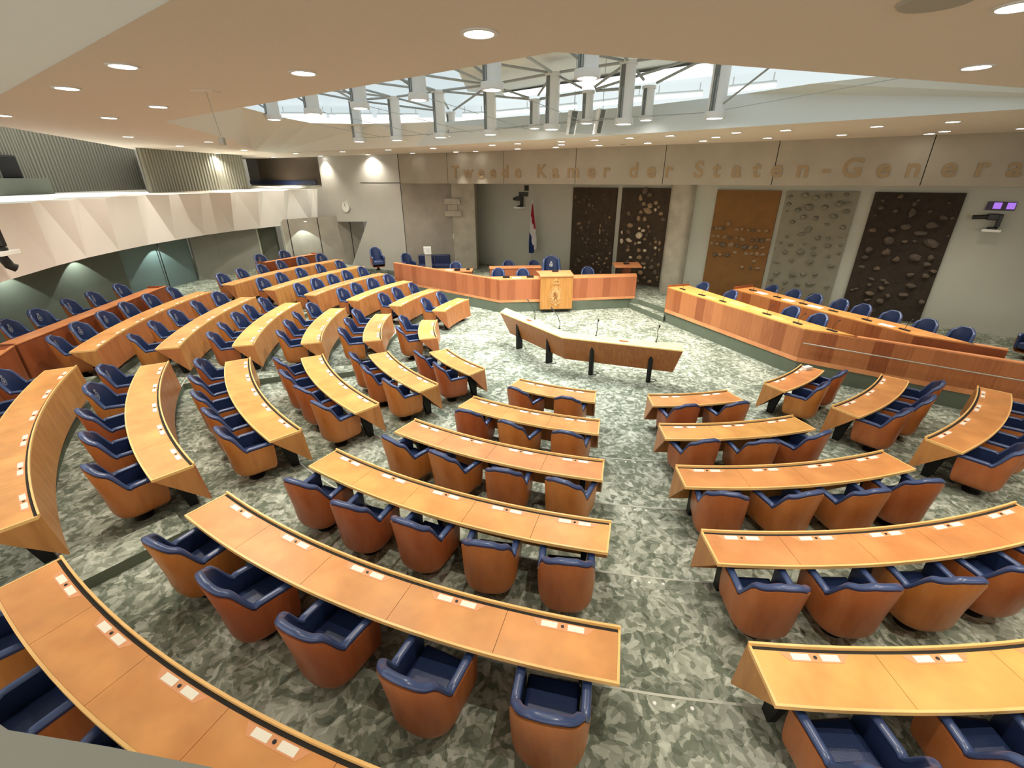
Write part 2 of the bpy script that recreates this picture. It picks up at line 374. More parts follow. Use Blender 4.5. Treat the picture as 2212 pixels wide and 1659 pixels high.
m = MB(); m.loops([[lw(6.2, 4.5, -.5), lw(11.6, 4.5, -.5), lw(11.6, 4.72, -.5), lw(6.2, 4.72, -.5)], [lw(6.2, 4.5, -.56), lw(11.6, 4.5, -.56), lw(11.6, 4.72, -.56), lw(6.2, 4.72, -.56)]])
m.build('lower_frame', 'leather_navy', win, smooth=0)

# ---- balcony parapet folded into triangles, ledge and the walls above
PB = [(-11.0, 8.3, 2.75), (-11.32, 10.16, 2.75), (-12.0, 12.3, 2.75), (-12.3, 13.6, 2.75), (-12.48, 15.02, 2.75), (-12.56, 16.44, 2.75), (-12.5, 17.75, 2.75), (-12.4, 19.31, 2.75), (-12.17, 21.08, 2.73), (-11.8, 22.6, 2.70), (-11.44, 24.5, 2.656), (-11.0, 26.55, 2.60), (-10.85, 27.05, 2.58)]
PT = [(-11.1, 9.2, 4.33), (-11.44, 11.0, 4.33), (-12.13, 12.63, 4.33), (-12.23, 13.9, 4.33), (-12.18, 15.1, 4.33), (-12.5, 16.9, 4.33), (-12.1, 18.0, 4.33), (-11.8, 19.35, 4.33), (-11.64, 21.0, 4.32), (-11.4, 22.8, 4.31), (-11.2, 25.1, 4.31), (-10.75, 26.9, 4.30), (-10.2, 26.95, 4.30)]
NV = len(PB); PB = [Vector(p) for p in PB]; PT = [Vector(p) for p in PT]
m = MB(); zig = []
for i in range(NV - 1):
    T0, T1, b0, b1 = PT[i], PT[i + 1], PB[i], PB[i + 1]
    v = T0.lerp(T1, 0.62); v = v + Vector((0.20, -0.08, -0.02)) * (0.55 if i in (4, 5, 6) else 1.0)
    m.add([T0, b0, b1], [(0, 1, 2)]); m.add([T0, b1, v], [(0, 1, 2)]); m.add([v, b1, T1], [(0, 1, 2)])
    zig += [T0, v]
zig.append(PT[-1])
struct(m.build('parapet', 'parapet_white', smooth=0))
bk = [(-16.7, 12.4), (-17.3, 16.7), (-18.0, 19.0), (-18.3, 22.0), (-18.4, 25.0)]
led = zig[:9]
m = MB()
m.quad(*[tuple(p) for p in led], *[(x, y, 4.34) for x, y in bk[::-1]])
rest = zig[8:]
back2 = [(-13.7, 18.75), (-13.75, 20.5), (-13.7, 21.65), (-13.5, 23.5), (-13.25, 25.05)]
m.quad(*[tuple(p) for p in rest[:10]], *[(x, y, 4.34) for x, y in back2[::-1]], (-18.4, 25.0, 4.34))
m.quad(*[tuple(p) for p in rest[9:]], lw(5.3, 4.5, -.6), lw(11.6, 4.5, -.6), (-13.25, 25.05, 4.34))
struct(m.build('ledge', 'ledge_white', smooth=0))
def corr(pts, z0, z1, name, pitch=0.17, depth=0.06):
    P = [Vector((x, y, 0)) for x, y in pts]; out = []
    for a, b in zip(P[:-1], P[1:]):
        n = max(1, int((b - a).length / pitch)); d = (b - a).normalized(); nn = Vector((d.y, -d.x, 0))
        for i in range(n):
            for f, o in ((0, 0), (0.42, 0), (0.5, 1), (0.92, 1)): out.append(a.lerp(b, (i + f) / n) + nn * depth * o)
    out.append(P[-1]); m = MB()
    for a, b in zip(out[:-1], out[1:]): m.quad((a.x, a.y, z0), (b.x, b.y, z0), (b.x, b.y, z1), (a.x, a.y, z1))
    return struct(m.build(name, 'corrugated', smooth=0))
corr(bk, 4.3, 7.6, 'wall_gallery')
corr(back2, 4.33, ZT + .02, 'wall_gallery')
m = MB(); m.quad((-13.7, 18.75, 4.33), (-18.45, 25.25, 4.33), (-18.45, 25.25, ZT), (-13.7, 18.75, ZT)); m.quad((-13.25, 25.05, 4.33), (-15.6, 29.4, 4.33), (-15.6, 29.4, ZT), (-13.25, 25.05, ZT))
struct(m.build('wall_gallery', 'corrugated', smooth=0))
m = MB(); m.loops([[(-15.6, 12.0, 4.34), (-16.75, 18.2, 4.34), (-16.75, 18.2, 4.86), (-15.6, 12.0, 4.86)], [(-15.7, 12.0, 4.34), (-16.87, 18.25, 4.34), (-16.87, 18.25, 4.86), (-15.7, 12.0, 4.86)]])
struct(m.build('wall_gallery', 'wall_green', smooth=0))
# soffit under the balcony and the recessed lower wall
LWP = [(-13.2, 7.5), (-13.6, 12.2), (-13.75, 16.5), (-13.35, 19.75), (-12.2, 22.9), (-11.5, 24.1), (-10.8, 25.15), (-9.3, 26.6), (-8.4, 27.4)]
m = MB()
for i in range(NV - 1): m.quad(PB[i], PB[i + 1], PB[i + 1] + Vector((-1.9, .8, .1)), PB[i] + Vector((-1.9, .8, .1)))
m.quad(PB[-1], lw(2.42, 2.74, -.3), lw(2.42, 2.74, -1.6), PB[-1] + Vector((-1.9, .8, .1)))
struct(m.build('ceiling', 'wall_grey', smooth=0))
def lowwall(i, j, name, mat, z1=2.95, setback=0.0):
    m = MB()
    for a, b in zip(range(i, j), range(i + 1, j + 1)):
        p, q = Vector((*LWP[a], 0)), Vector((*LWP[b], 0)); d = (q - p).normalized(); nn = Vector((-d.y, d.x, 0)) * setback
        p = p + nn; q = q + nn
        m.quad((p.x, p.y, .4), (q.x, q.y, .4), (q.x, q.y, z1), (p.x, p.y, z1))
    return struct(m.build(name, mat, smooth=0))
lowwall(0, 2, 'wall_left', 'wall_green')
lowwall(2, 3, 'door_1', 'door_teal', setback=0.12)
lowwall(4, 5, 'door_2', 'wall_green', setback=0.5)
lowwall(5, 8, 'wall_left', 'concrete')
pp = [Vector((*LWP[3], 0)).lerp(Vector((*LWP[4], 0)), f) for f in (0, .34, .67, 1)]
for a, b in zip(pp[:-1], pp[1:]):       # three padded wall leaves
    d = (b - a).normalized(); nn = Vector((d.y, -d.x, 0)); m = MB()
    m.loops([[a + nn * .02 + Vector((0, 0, .4)), b - d * .015 + nn * .06 + Vector((0, 0, .4)), b - d * .015 + nn * .06 + Vector((0, 0, 2.95)), a + nn * .02 + Vector((0, 0, 2.95))],
             [a - nn * .1 + Vector((0, 0, .4)), b - d * .015 - nn * .1 + Vector((0, 0, .4)), b - d * .015 - nn * .1 + Vector((0, 0, 2.95)), a - nn * .1 + Vector((0, 0, 2.95))]])
    struct(m.build('wall_left', 'padded_grey', smooth=0, bevel=0.02))
for i, (p, s) in enumerate(((LWP[4], .12), (LWP[5], .07))):
    m = MB(); m.box((p[0] - s, p[1] - s / 2, .5), (p[0] + s / 2, p[1] + s / 2, 2.95)); struct(m.build('trim_%d' % (3 + i), 'niche_paint', smooth=0))
m = MB()
for f in (0.30, 1.35, 2.35):            # joints of the concrete slabs under the balcony
    a = Vector((*LWP[5 + int(f)], 0)).lerp(Vector((*LWP[6 + int(f)], 0)), f - int(f)); m.box((a.x - .012, a.y - .03, .5), (a.x + .012, a.y + .01, 2.95))
a = Vector((*LWP[2], 0)).lerp(Vector((*LWP[3], 0)), .5); m.box((a.x - .0, a.y - .01, .5), (a.x + .03, a.y + .01, 2.95))
struct(m.build('trim_5', 'dark_gap', smooth=0))

# ---- ceiling slab with the great opening, its well and the glazed roof
ZC = 5.87
outer = [(-10.4, 9.9), (-10.95, 11.22), (-12.5, 14.96), (-14.85, 20.33), (-17.7, 26.6), (-18.2, 28.8), (-15.9, 30.4), (-10.38, 28.4), (-5.3, 25.2), (-2.7, 23.6), (13.5, 13.4), (23, 7.5), (23, -4), (7.95, -4), (-2.15, 3.64), (-6.87, 7.21)]
HOLE = [(-6.86, 10.39), (0.4, 4.99), (6.59, 6.92), (9.845, 7.94), (2.7, 14.1), (-3.46, 18.8), (-10.61, 22.83), (-10.6, 21.3), (-10.05, 19.94), (-8.57, 15.97), (-7.87, 13.91)]
bm = bmesh.new(); es = []
for ring in (outer, HOLE):
    vs = [bm.verts.new((x, y, ZC)) for x, y in ring]
    for i in range(len(vs)): es.append(bm.edges.new((vs[i], vs[(i + 1) % len(vs)])))
bmesh.ops.triangle_fill(bm, edges=es, use_beauty=True)
me = bpy.data.meshes.new('ceiling'); bm.to_mesh(me); bm.free(); me.materials.append(MT('ceiling_plaster'))
o = bpy.data.objects.new('ceiling', me); COL.objects.link(o); struct(o)
WELL = [(-6.3, 11.2), (0.45, 5.7), (6.4, 7.6), (8.9, 8.4), (6.1, 10.9), (5.3, 12.1), (3.74, 13.76), (1.29, 15.5), (-2.65, 18.0), (-4.66, 18.4), (-6.9, 17.9), (-7.1, 16.67), (-7.1, 13.95)]
pairs = [(0, 0), (1, 1), (2, 2), (3, 3), (4, 4), (5, 8), (6, 10), (7, 11), (8, 11), (9, 12), (10, 12)]
m = MB()
bot = [Vector((x, y, ZC)) for x, y in HOLE]; top = [Vector((x, y, 6.55)) for x, y in WELL]
link = [(0, 0), (1, 1), (2, 2), (3, 3), (3, 4), (4, 5), (4, 6), (4, 7), (5, 8), (6, 9), (7, 10), (8, 11), (9, 12), (10, 12)]
for (h0, w0), (h1, w1) in zip(link, link[1:] + [link[0]]):
    pts = [bot[h0]] + ([bot[h1]] if h1 != h0 else []) + ([top[w1], top[w0]] if w1 != w0 else [top[w0]])
    if len(pts) > 2: m.add(pts, [tuple(range(len(pts)))])
struct(m.build('wall_well', 'well_plaster', smooth=0))
m = MB(); m.quad((-15, 2, 7.75), (13, 2, 7.75), (13, 28, 7.75), (-15, 28, 7.75)); struct(m.build('window_2', 'skylight_glass', smooth=0))
m = MB(); m.quad((-1.5, 14.7, 7.6), (-1.47, 18.2, 7.5), (-0.24, 18.8, 7.45), (2.22, 16.66, 7.45), (5.1, 14.17, 7.45), (3.9, 12.0, 7.7), (1.0, 11.0, 7.7)); struct(m.build('ceiling', 'well_plaster', smooth=0))
# raised side of the ceiling towards the camera's left
m = MB(); m.quad((-10.4, 9.9, ZC), (7.95, -4, ZC), (5.0, -8, 8.2), (-13.4, 6.0, 8.2)); struct(m.build('ceiling', 'well_plaster', smooth=0))
m = MB(); m.quad((20.3, 9.2, 0), (20.3, -6, 0), (20.3, -6, 6.2), (20.3, 9.2, 6.2)); struct(m.build('wall_right', 'wall_grey', smooth=0))
m = MB()
for a, b in zip([(-19.5, 4), (-20, 30), (-15, 34), (-2, 31)][:-1], [(-20, 30), (-15, 34), (-2, 31)]): m.quad((*a, 0), (*b, 0), (*b, 7.9), (*a, 7.9))
struct(m.build('wall_backing', 'wall_grey', smooth=0))  # backing added behind the left walls: closes gaps and blocks outside light
# the public gallery's parapet just below the camera
m = MB(); m.prism([(-2.2, 1.0), (-0.945, 0.515), (-0.735, 0.487), (-0.53, 0.455), (-0.1, 0.36), (-0.1, -0.6), (-2.2, -0.6)], 3.0, 3.9)
struct(m.build('railing', 'rail_grey', smooth=0))

# ================================================================== MEMBERS' DESKS AND CHAIRS
BLK = [(158.35, 'far-left block'), (188.1, 'left block'), (217.7, 'near-left block'), (247.1, 'centre block'), (276.7, 'right block'), (306.4, 'far-right block')]
HALF = [(9.3, 9.25), (10.55, 10.6), (11.25, 11.35), (11.7, 11.9), (12.1, 12.2), (12.4, 12.5)]      # half angles: user edge, front edge
SEATS = [2, 3, 4, 5, 5, 6]
ROWN = ['front', 'second', 'third', 'fourth', 'fifth', 'sixth']
GRP_CH = 'blue tub chairs of the members'
def sector(mb, r0, r1, a0, a1, z0, z1, n, b0=None, b1=None):
    """solid ring sector; inner arc a0..a1, outer arc b0..b1"""
    b0 = a0 if b0 is None else b0; b1 = a1 if b1 is None else b1; L = []
    for i in range(n + 1):
        p = polar(r0, a0 + (a1 - a0) * i / n); q = polar(r1, b0 + (b1 - b0) * i / n)
        L.append([(p.x, p.y, z0), (q.x, q.y, z0), (q.x, q.y, z1), (p.x, p.y, z1)])
    mb.loops(L)
def rsc(mb, prof, a0, a1, n):
    """sweep a (radius, z) profile along an arc; profile angle limits may differ per radius"""
    L = []
    for i in range(n + 1):
        f = i / n; L.append([tuple(polar(r, A0 + (A1 - A0) * f) + Vector((0, 0, z))) for r, z, A0, A1 in prof])
    mb.loops(L)
def make_desk(bi, k, seats_shown=None):
    ac, bn = BLK[bi]; hu, hf = HALF[k]; zt = TIER * k + 0.74; ru, rf = RU(k), RF(k); ns = SEATS[k]
    n = 4 * ns
    t = thing('curved_desk', '%s curved orange wood desk of the %s, with %s inlaid seat places' % (ROWN[k], bn, ['two', 'three', 'four', 'five', 'five', 'six'][k]), 'desk', polar((ru + rf) / 2, ac) + Vector((0, 0, TIER * k)), 0, 'curved members\' desks in six blocks')
    off = -t.location
    def B(mb, name, mat, parent=t, **kw):
        mb.v = [(x + off.x, y + off.y, z + off.z) for x, y, z in mb.v]; return mb.build(name, mat, parent, **kw)
    def ang(r, s, inset=0.0):            # limit angle at radius r (s=-1/+1)
        f = (r - rf) / (ru - rf); return ac + s * (hf + (hu - hf) * f - math.degrees(inset / r))
    # top: one leaf per seat with hairline joints, on a thin dark board
    m = MB(); r0, r1 = rf + 0.052, ru - 0.022
    for i in range(ns):
        def a(r, j): lo, hi = ang(r, -1, .022), ang(r, 1, .022); return lo + (hi - lo) * j / ns
        g = 0.0022; L = []
        for q in range(5):
            f = i + q / 4; d = g if q == 0 and i > 0 else (-g if q == 4 and i < ns - 1 else 0)
            p0 = polar(r0, a(r0, f) + math.degrees(d / r0)); p1 = polar(r1, a(r1, f) + math.degrees(d / r1))
            L.append([(p0.x, p0.y, zt - .012), (p1.x, p1.y, zt - .012), (p1.x, p1.y, zt), (p0.x, p0.y, zt)])
        m.loops(L)
    B(m, 'desktop', 'desk_top')
    m = MB(); rsc(m, [(rf + .03, zt - .03, ang(rf + .03, -1, .01), ang(rf + .03, 1, .01)), (ru - .01, zt - .03, ang(ru, -1, .01), ang(ru, 1, .01)), (ru - .01, zt - .0125, ang(ru, -1, .01), ang(ru, 1, .01)), (rf + .03, zt - .0125, ang(rf, -1, .01), ang(rf, 1, .01))], 0, 0, n)
    B(m, 'underboard', 'dark_gap', smooth=30)
    # pale edge banding: user edge, two ends and the raised front lip
    m = MB()
    rsc(m, [(ru - .021, zt - .034, ang(ru, -1), ang(ru, 1)), (ru, zt - .034, ang(ru, -1), ang(ru, 1)), (ru, zt + .003, ang(ru, -1), ang(ru, 1)), (ru - .021, zt + .003, ang(ru, -1), ang(ru, 1))], 0, 0, n)
    rsc(m, [(rf, zt - .034, ang(rf, -1), ang(rf, 1)), (rf + .02, zt - .034, ang(rf, -1), ang(rf, 1)), (rf + .02, zt + .028, ang(rf, -1), ang(rf, 1)), (rf, zt + .028, ang(rf, -1), ang(rf, 1))], 0, 0, n)
    for s in (-1, 1):
        p, q = polar(rf + .02, ang(rf, s)), polar(ru - .02, ang(ru, s)); d = (q - p).normalized(); nn = Vector((-d.y, d.x, 0)) * (-s) * -0.021
        m.loops([[p + Vector((0, 0, z)), p - nn + Vector((0, 0, z)), q - nn + Vector((0, 0, z)), q + Vector((0, 0, z))] for z in (zt - .034, zt + .003)])
    B(m, 'edge_trim', 'desk_trim', smooth=30)
    m = MB(); rsc(m, [(rf + .021, zt - .012, ang(rf, -1, .03), ang(rf, 1, .03)), (rf + .051, zt - .012, ang(rf, -1, .03), ang(rf, 1, .03)), (rf + .051, zt - .004, ang(rf, -1, .03), ang(rf, 1, .03)), (rf + .021, zt - .004, ang(rf, -1, .03), ang(rf, 1, .03))], 0, 0, n)
    B(m, 'cable_slot', 'dark_gap', smooth=30)
    # leaning front panel, triangular end panels, legs
    zb = TIER * k + 0.14; rb = rf - 0.065
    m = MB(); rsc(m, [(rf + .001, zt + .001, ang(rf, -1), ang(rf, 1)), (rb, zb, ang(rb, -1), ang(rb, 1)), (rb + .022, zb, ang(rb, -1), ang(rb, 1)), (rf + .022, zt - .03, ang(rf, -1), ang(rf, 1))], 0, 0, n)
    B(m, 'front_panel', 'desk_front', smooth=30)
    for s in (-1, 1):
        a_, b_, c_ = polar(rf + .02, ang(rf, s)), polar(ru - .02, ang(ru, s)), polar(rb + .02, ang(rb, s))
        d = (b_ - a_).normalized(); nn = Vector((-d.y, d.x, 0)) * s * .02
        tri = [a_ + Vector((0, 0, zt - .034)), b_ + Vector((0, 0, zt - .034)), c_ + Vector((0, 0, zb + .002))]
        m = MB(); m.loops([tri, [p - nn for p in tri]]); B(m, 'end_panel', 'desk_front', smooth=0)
    nl = 2 if ns < 4 else (3 if ns < 6 else 4)
    for j in range(nl):
        a = ang(rf, -1, .28) + (ang(rf, 1, .28) - ang(rf, -1, .28)) * j / (nl - 1); z0 = TIER * k
        M = Matrix.Translation(polar(rf, a)) @ Matrix.Rotation(math.radians(a), 4, 'Z')
        m = MB()
        P = [(.03, z0), (.20, z0), (.40, zt - .035), (.03, zt - .035)]
        zl = z0
        if True: P = [(.06, zl), (.17, zl), (.34, zt - .035), (.06, zt - .035)]
        m.loops([[M @ Vector((x, y, z)) for x, z in P] for y in (-.035, .035)]); B(m, 'leg', 'black_metal', smooth=0)
    for i in range(ns):
        rm = rf + .088; f = (i + .5) / ns; a = ang(rm, -1) + (ang(rm, 1) - ang(rm, -1)) * f
        M = Matrix.Translation(polar(0, 0)) @ Matrix.Translation(polar(rm, a) - polar(0, 0)) @ Matrix.Rotation(math.radians(a - 90), 4, 'Z')   # local y = outwards (to the seat)
        m = MB(); m.prism([(-.27, -.03), (.27, -.03), (.21, .045), (-.21, .045)], zt, zt + .0025, M)
        cpnl = B(m, 'control_panel', 'label_wood', smooth=0)
        for s in (-1, 1):
            m = MB(); m.prism([(s * .115 - .07, -.022), (s * .115 + .07, -.022), (s * .115 + .07, .034), (s * .115 - .07, .034)], zt + .0025, zt + .005, M); B(m, 'name_plate', 'name_card', cpnl, smooth=0)
        c = M @ Vector((0, .006, 0)); m = MB(); m.lathe([(0, 0), (.014, 0), (.014, .006), (.008, .008), (0, .006)], 10, (c.x, c.y, zt + .002)); B(m, 'socket', 'black_plastic', cpnl)
    return t

# ---- the tub chair (seat faces +Y)
def tub_path(n=40, a=.305, yf=.285, yc=-.02, b=.29, e=2.5):
    P = [(-a, yf), (-a, yf * .5), (-a, .07)]
    for i in range(n + 1):
        th = PI + PI * i / n; c, s = math.cos(th), math.sin(th)
        P.append((a * math.copysign(abs(c) ** (2 / e), c), yc + b * math.copysign(abs(s) ** (2 / e), s)))
    return P + [(a, .07), (a, yf * .5), (a, yf)]
def inset(P, d):
    out = []
    for i, p in enumerate(P):
        a = Vector(P[max(i - 1, 0)]); b = Vector(P[min(i + 1, len(P) - 1)]); t = (b - a).normalized(); nn = Vector((-t.y, t.x)); out.append((p[0] + nn.x * d, p[1] + nn.y * d))
    return out
def rim_h(p): return .64 + .36 * smooth01((-p[1] - .075) / .15) - .105 * smooth01((abs(p[0]) - .07) / .22) * smooth01((-p[1] - .05) / .14)
def lean(x, y, z, f=1.0):               # the back leans outwards above the arms
    k = smooth01((-y + .0) / .3); return (x * (1 + .03 * k * max(0, z - .4)), y - .15 * k * max(0, z - .45) * f, z)
def make_chair(label, crest='crest_grey', hi=0.0):
    t = thing('tub_chair', label, 'chair', (0, 0, 0), 0, GRP_CH)
    P = tub_path(); m = MB(); zs = [.165, .178, .20, .235, .285, .36, .48]
    sc = [.70, .80, .88, .935, .965, .985, 1.0]
    O, I = P, inset(P, .014); L = []
    for p, q in zip(O, I):
        h = rim_h(p) - .03 + hi * smooth01((-p[1]) / .2); ring = []
        col = [(z, s) for z, s in zip(zs, sc)] + [(.48 + (h - .48) * f, 1.0) for f in (.33, .66, 1)]
        for z, s in col: ring.append(lean(p[0] * s, (p[1]) * s + (1 - s) * .02, z))
        for z, s in col[::-1]: ring.append(lean(q[0] * s, q[1] * s + (1 - s) * .02, z))
        L.append(ring)
    m.loops(L); bp = [(x * .70, y * .70 + .006) for x, y in P]; m.prism(bp, .165, .19)
    m.build('shell', 'chair_shell', t, smooth=50)
    # padded inside: arms and back as one thick lining
    m = MB(); L = []; O, I = inset(P, .016), inset(P, .070)
    for p, q, r_ in zip(O, I, P):
        h = rim_h(r_) - .012 + hi * smooth01((-r_[1]) / .2); ring = [lean(p[0], p[1], z) for z in (.28, .45, .60, h)] + [lean(q[0] , q[1] , z) for z in (h, .60, .45, .28)]
        L.append(ring)
    m.loops(L); m.build('upholstery', 'leather', t, smooth=50)
    # rounded rim pad
    C = inset(P, .040); path = [(C[0][0], C[0][1] + .012, rim_h(P[0]) - .04)] + [lean(c[0], c[1], rim_h(p) + hi * smooth01((-p[1]) / .2)) for c, p in zip(C, P)] + [(C[-1][0], C[-1][1] + .012, rim_h(P[-1]) - .04)]
    m = MB(); m.tube(path, .023, 10, True, rx=.038, upv=(0, 0, 1)); m.build('rim', 'leather_rim', t, smooth=60)
    m = MB(); y0, y1, w = -.215, .30, .222
    L = []
    for z, d in ((.30, .0), (.42, .0), (.452, .012), (.462, .04)): L.append([(-w + d, y0 + d, z), (w - d, y0 + d, z), (w - d, y1 - d, z - .008), (-w + d, y1 - d, z - .008)])
    m.loops(L); m.build('seat', 'leather', t, smooth=0, bevel=.012)
    m = MB(); m.lathe([(0, 0), (.115, 0), (.115, .025), (.07, .05), (.06, .05), (.06, .166), (0, .166)], 20); m.build('pedestal', 'black_metal', t)
    if crest:                            # woven crest: oval ring, inner shield and a crown above
        m = MB(); n = 16; zc = .775 + hi * .6; yy = lambda z: lean(0, -.31 + .085 + .004, z)[1]
        def ov(rx, rz, cz): return [(rx * math.cos(2 * PI * i / n), yy(cz + rz * math.sin(2 * PI * i / n)) + .004, cz + rz * math.sin(2 * PI * i / n)) for i in range(n)]
        a_, b_ = ov(.056, .074, zc), ov(.040, .056, zc)
        for i in range(n): m.quad(a_[i], a_[(i + 1) % n], b_[(i + 1) % n], b_[i])
        m.add(ov(.024, .038, zc), [tuple(range(n))]); m.add(ov(.032, .024, zc + .102), [tuple(range(n))])
        m.build('crest', crest, t, smooth=0)
    return t
chair0 = make_chair('blue leather tub chair'); used = [False]
def place_chair(pos, face_deg, label, group=GRP_CH, src=None):
    s = src or chair0
    c = s if (s is chair0 and not used[0]) else copy_tree(s)
    if s is chair0: used[0] = True
    c.location = pos; c.rotation_euler = (0, 0, math.radians(face_deg - 90)); c['label'] = label; c['group'] = group
    return c
def end_word(bi): return ['far end', 'far end', 'left', 'left', 'left', 'near end'][bi]
rj = random.Random(21)
for bi in range(6):
    ac, bn = BLK[bi]
    for k in range(6):
        if bi == 4 and k > 4 or bi == 5 and k > 2: continue
        make_desk(bi, k)
        hu, hf = HALF[k]; ns = SEATS[k]; ru = RU(k)
        show = range(ns)
        if bi == 2 and k == 5: show = range(3)
        if bi == 3 and k == 5: show = range(3)
        if bi == 4 and k == 4: show = range(3)
        for i in show:
            a = ac - hu + 2 * hu * (i + .5) / ns
            r = ru + .135 + rj.uniform(-.03, .05) + (.05 if bi < 2 and k < 5 else 0)
            p = polar(r, a) + Vector((0, 0, TIER * k))
            place_chair(p, a + 180 + rj.uniform(-14, 14), 'blue tub chair %s from the %s behind the %s desk of the %s' % (ORD[i], end_word(bi), ROWN[k], bn))

# ---- red-brown benches behind the last rows, with their chairs
def make_bench(a0, a1, label, corner=True):
    rg = 14.3; zt = 1.665; z0 = TIER * 6
    ps, pe = polar(rg, a0), polar(rg, a1); L = (pe - ps).length; d = (pe - ps) / L; am = (a0 + a1) / 2
    t = thing('rear_bench', label, 'desk', ps + Vector((0, 0, z0)), math.atan2(d.y, d.x), 'red-brown rear benches')
    out = 1 if Vector((-d.y, d.x)).dot(polar(1, am).xy - Vector((CX, CY))) > 0 else -1   # local +y outwards?
    h = zt - z0
    m = MB(); m.box((0, min(0, out * .03), -.12), (L, max(0, out * .03), h - .02)); m.build('front_panel', 'bench_red', t, smooth=0)
    m = MB(); m.box((-.01, min(-out * .01, out * .05), h - .02), (L + .01, max(-out * .01, out * .05), h)); m.build('top_rail', 'rostrum_top', t, smooth=0)
    m = MB(); m.box((0, min(out * .03, out * .55), h - .09), (L, max(out * .03, out * .50), h - .06)); m.build('desktop', 'rostrum_top', t, smooth=0)
    for x in (0.0, L - .03):
        m = MB(); m.box((x, min(out * .03, out * .55), 0), (x + .03, max(out * .03, out * .55), h)); m.build('end_panel', 'bench_red', t, smooth=0)
    return t
make_bench(146.4, 157.6, 'red-brown rear bench of the far-left block below the dark doorway')
make_bench(176.1, 199.3, 'long red-brown rear bench of the left block, chairs close behind it')
make_bench(199.7, 214.0, 'red-brown rear bench meeting the left frame edge, angled towards the camera')
for i, a in enumerate((178.9, 182.7, 186.0, 190.3, 193.8, 197.6)):
    place_chair(polar(14.93, a) + Vector((0, 0, TIER * 6)), a + 180 + rj.uniform(-10, 10), 'dark blue tub chair %s from the far end behind the left block\'s rear bench' % ORD[i], 'blue tub chairs behind the rear benches')
for i, a in enumerate((151.2, 155.9)):
    place_chair(polar(14.93, a) + Vector((0, 0, TIER * 6)), a + 180 + rj.uniform(-10, 10), 'dark blue tub chair %s from the far end behind the far-left block\'s rear bench' % ORD[i], 'blue tub chairs behind the rear benches')

# ================================================================== PODIUM FURNITURE
def face(parent, P, Q, z0, z1, name, mat, th=.04, smooth=0, lab=None):
    """upright board from P to Q; its front is the right-hand side of the walk P->Q"""
    P = Vector((*P, 0)); Q = Vector((*Q, 0)); d = (Q - P); L = d.length
    m = MB(); m.box((0, 0, 0), (L, th, z1 - z0))
    o = m.build(name, mat, parent, Vector((P.x, P.y, z0)) - (parent.location if parent else Vector()), smooth, rot=(0, 0, math.atan2(d.y, d.x)))
    if lab: o['label'] = lab
    return o
def board(parent, poly, z0, z1, name, mat, bevel=0.0):
    off = parent.location if parent else Vector()
    m = MB(); m.prism([(x - off.x, y - off.y) for x, y in poly], z0 - off.z, z1 - off.z); return m.build(name, mat, parent, smooth=0, bevel=bevel)
def local(parent, mb):
    off = parent.location; mb.v = [(x - off.x, y - off.y, z - off.z) for x, y, z in mb.v]; return mb
ZD = 1.285
W0, W1, W2, R0_, R1_ = (-5.45, 21.48), (-0.47, 17.55), (1.10, 17.70), (2.36, 17.83), (4.95, 18.2)
t = thing('rostrum_desk', 'long red-brown panelled rostrum desk with a wing running back on its left', 'desk', (0, 18.2, ZP))
for i, (P, Q) in enumerate(((W0, W1), (W1, W2), (R0_, R1_))):
    face(t, P, Q, ZP + .1, ZD - .03, 'front_panel', 'rostrum_planks'); face(t, P, Q, ZP, ZP + .098, 'skirting', 'rostrum_top', th=.03)
board(t, [W0, W1, (-0.44, 17.72), (-5.36, 21.6)], ZD - .03, ZD, 'top_rail', 'rostrum_top')
board(t, [W1, W2, (1.06, 18.3), (-0.9, 18.12), (-1.2, 18.3), (-1.35, 18.25)], ZD - .029, ZD + .001, 'desktop', 'rostrum_top')
board(t, [R0_, R1_, (5.05, 18.75), (2.36, 18.45)], ZD - .029, ZD + .001, 'desktop', 'rostrum_top')
face(t, R1_, (5.05, 18.75), ZP, ZD - .03, 'end_panel', 'bench_red')
face(t, (-0.9, 18.12), (-1.0, 17.98), ZP, ZD - .03, 'end_panel', 'bench_red')
# speaker's lectern with the carved crowned emblem
t = thing('lectern', 'pale wood lectern with carved crowned emblem, middle of the rostrum desk', 'lectern', (1.72, 17.55, 0))
face(t, (1.10, 17.44), (2.35, 17.55), .15, 1.40, 'front_panel', 'lectern_wood', th=.05)
face(t, (1.10, 17.97), (1.10, 17.49), .15, 1.40, 'side_panel', 'lectern_wood'); face(t, (2.35, 17.58), (2.35, 18.0), .15, 1.40, 'side_panel', 'lectern_wood')
board(t, [(1.08, 17.41), (2.38, 17.52), (2.36, 18.62), (0.98, 18.52), (1.07, 17.95)], 1.40, 1.44, 'top', 'rostrum_top', .004)
m = MB(); ME = Matrix.Translation((1.70, 17.44 + .05, .70)) @ Matrix.Rotation(math.atan2(.11, 1.25), 4, 'Z') @ Matrix.Rotation(PI / 2, 4, 'X')
def ell(rx, rz, n=36, c=(0, 0)): return [(c[0] + rx * math.cos(2 * PI * i / n), c[1] + rz * math.sin(2 * PI * i / n)) for i in range(n)]
def ring2(mb, a, b, z0, z1, M):
    n = len(a); mb.loops([[M @ Vector((*p, z)) for p, z in ((a[i % n], z0), (b[i % n], z0), (b[i % n], z1), (a[i % n], z1))] for i in range(n + 1)], True, False, False)
ring2(m, ell(.185, .255), ell(.165, .235), 0, .02, ME); ring2(m, ell(.255, .325), ell(.24, .31), 0, .012, ME)
m.prism(ell(.162, .232), 0.0, .008, ME)
for i in range(26):
    a = 2 * PI * i / 26; c = (.213 * math.cos(a), .283 * math.sin(a)); 
    if i % 5: m.prism(ell(.016, .026, 8, c), 0, .014, ME)
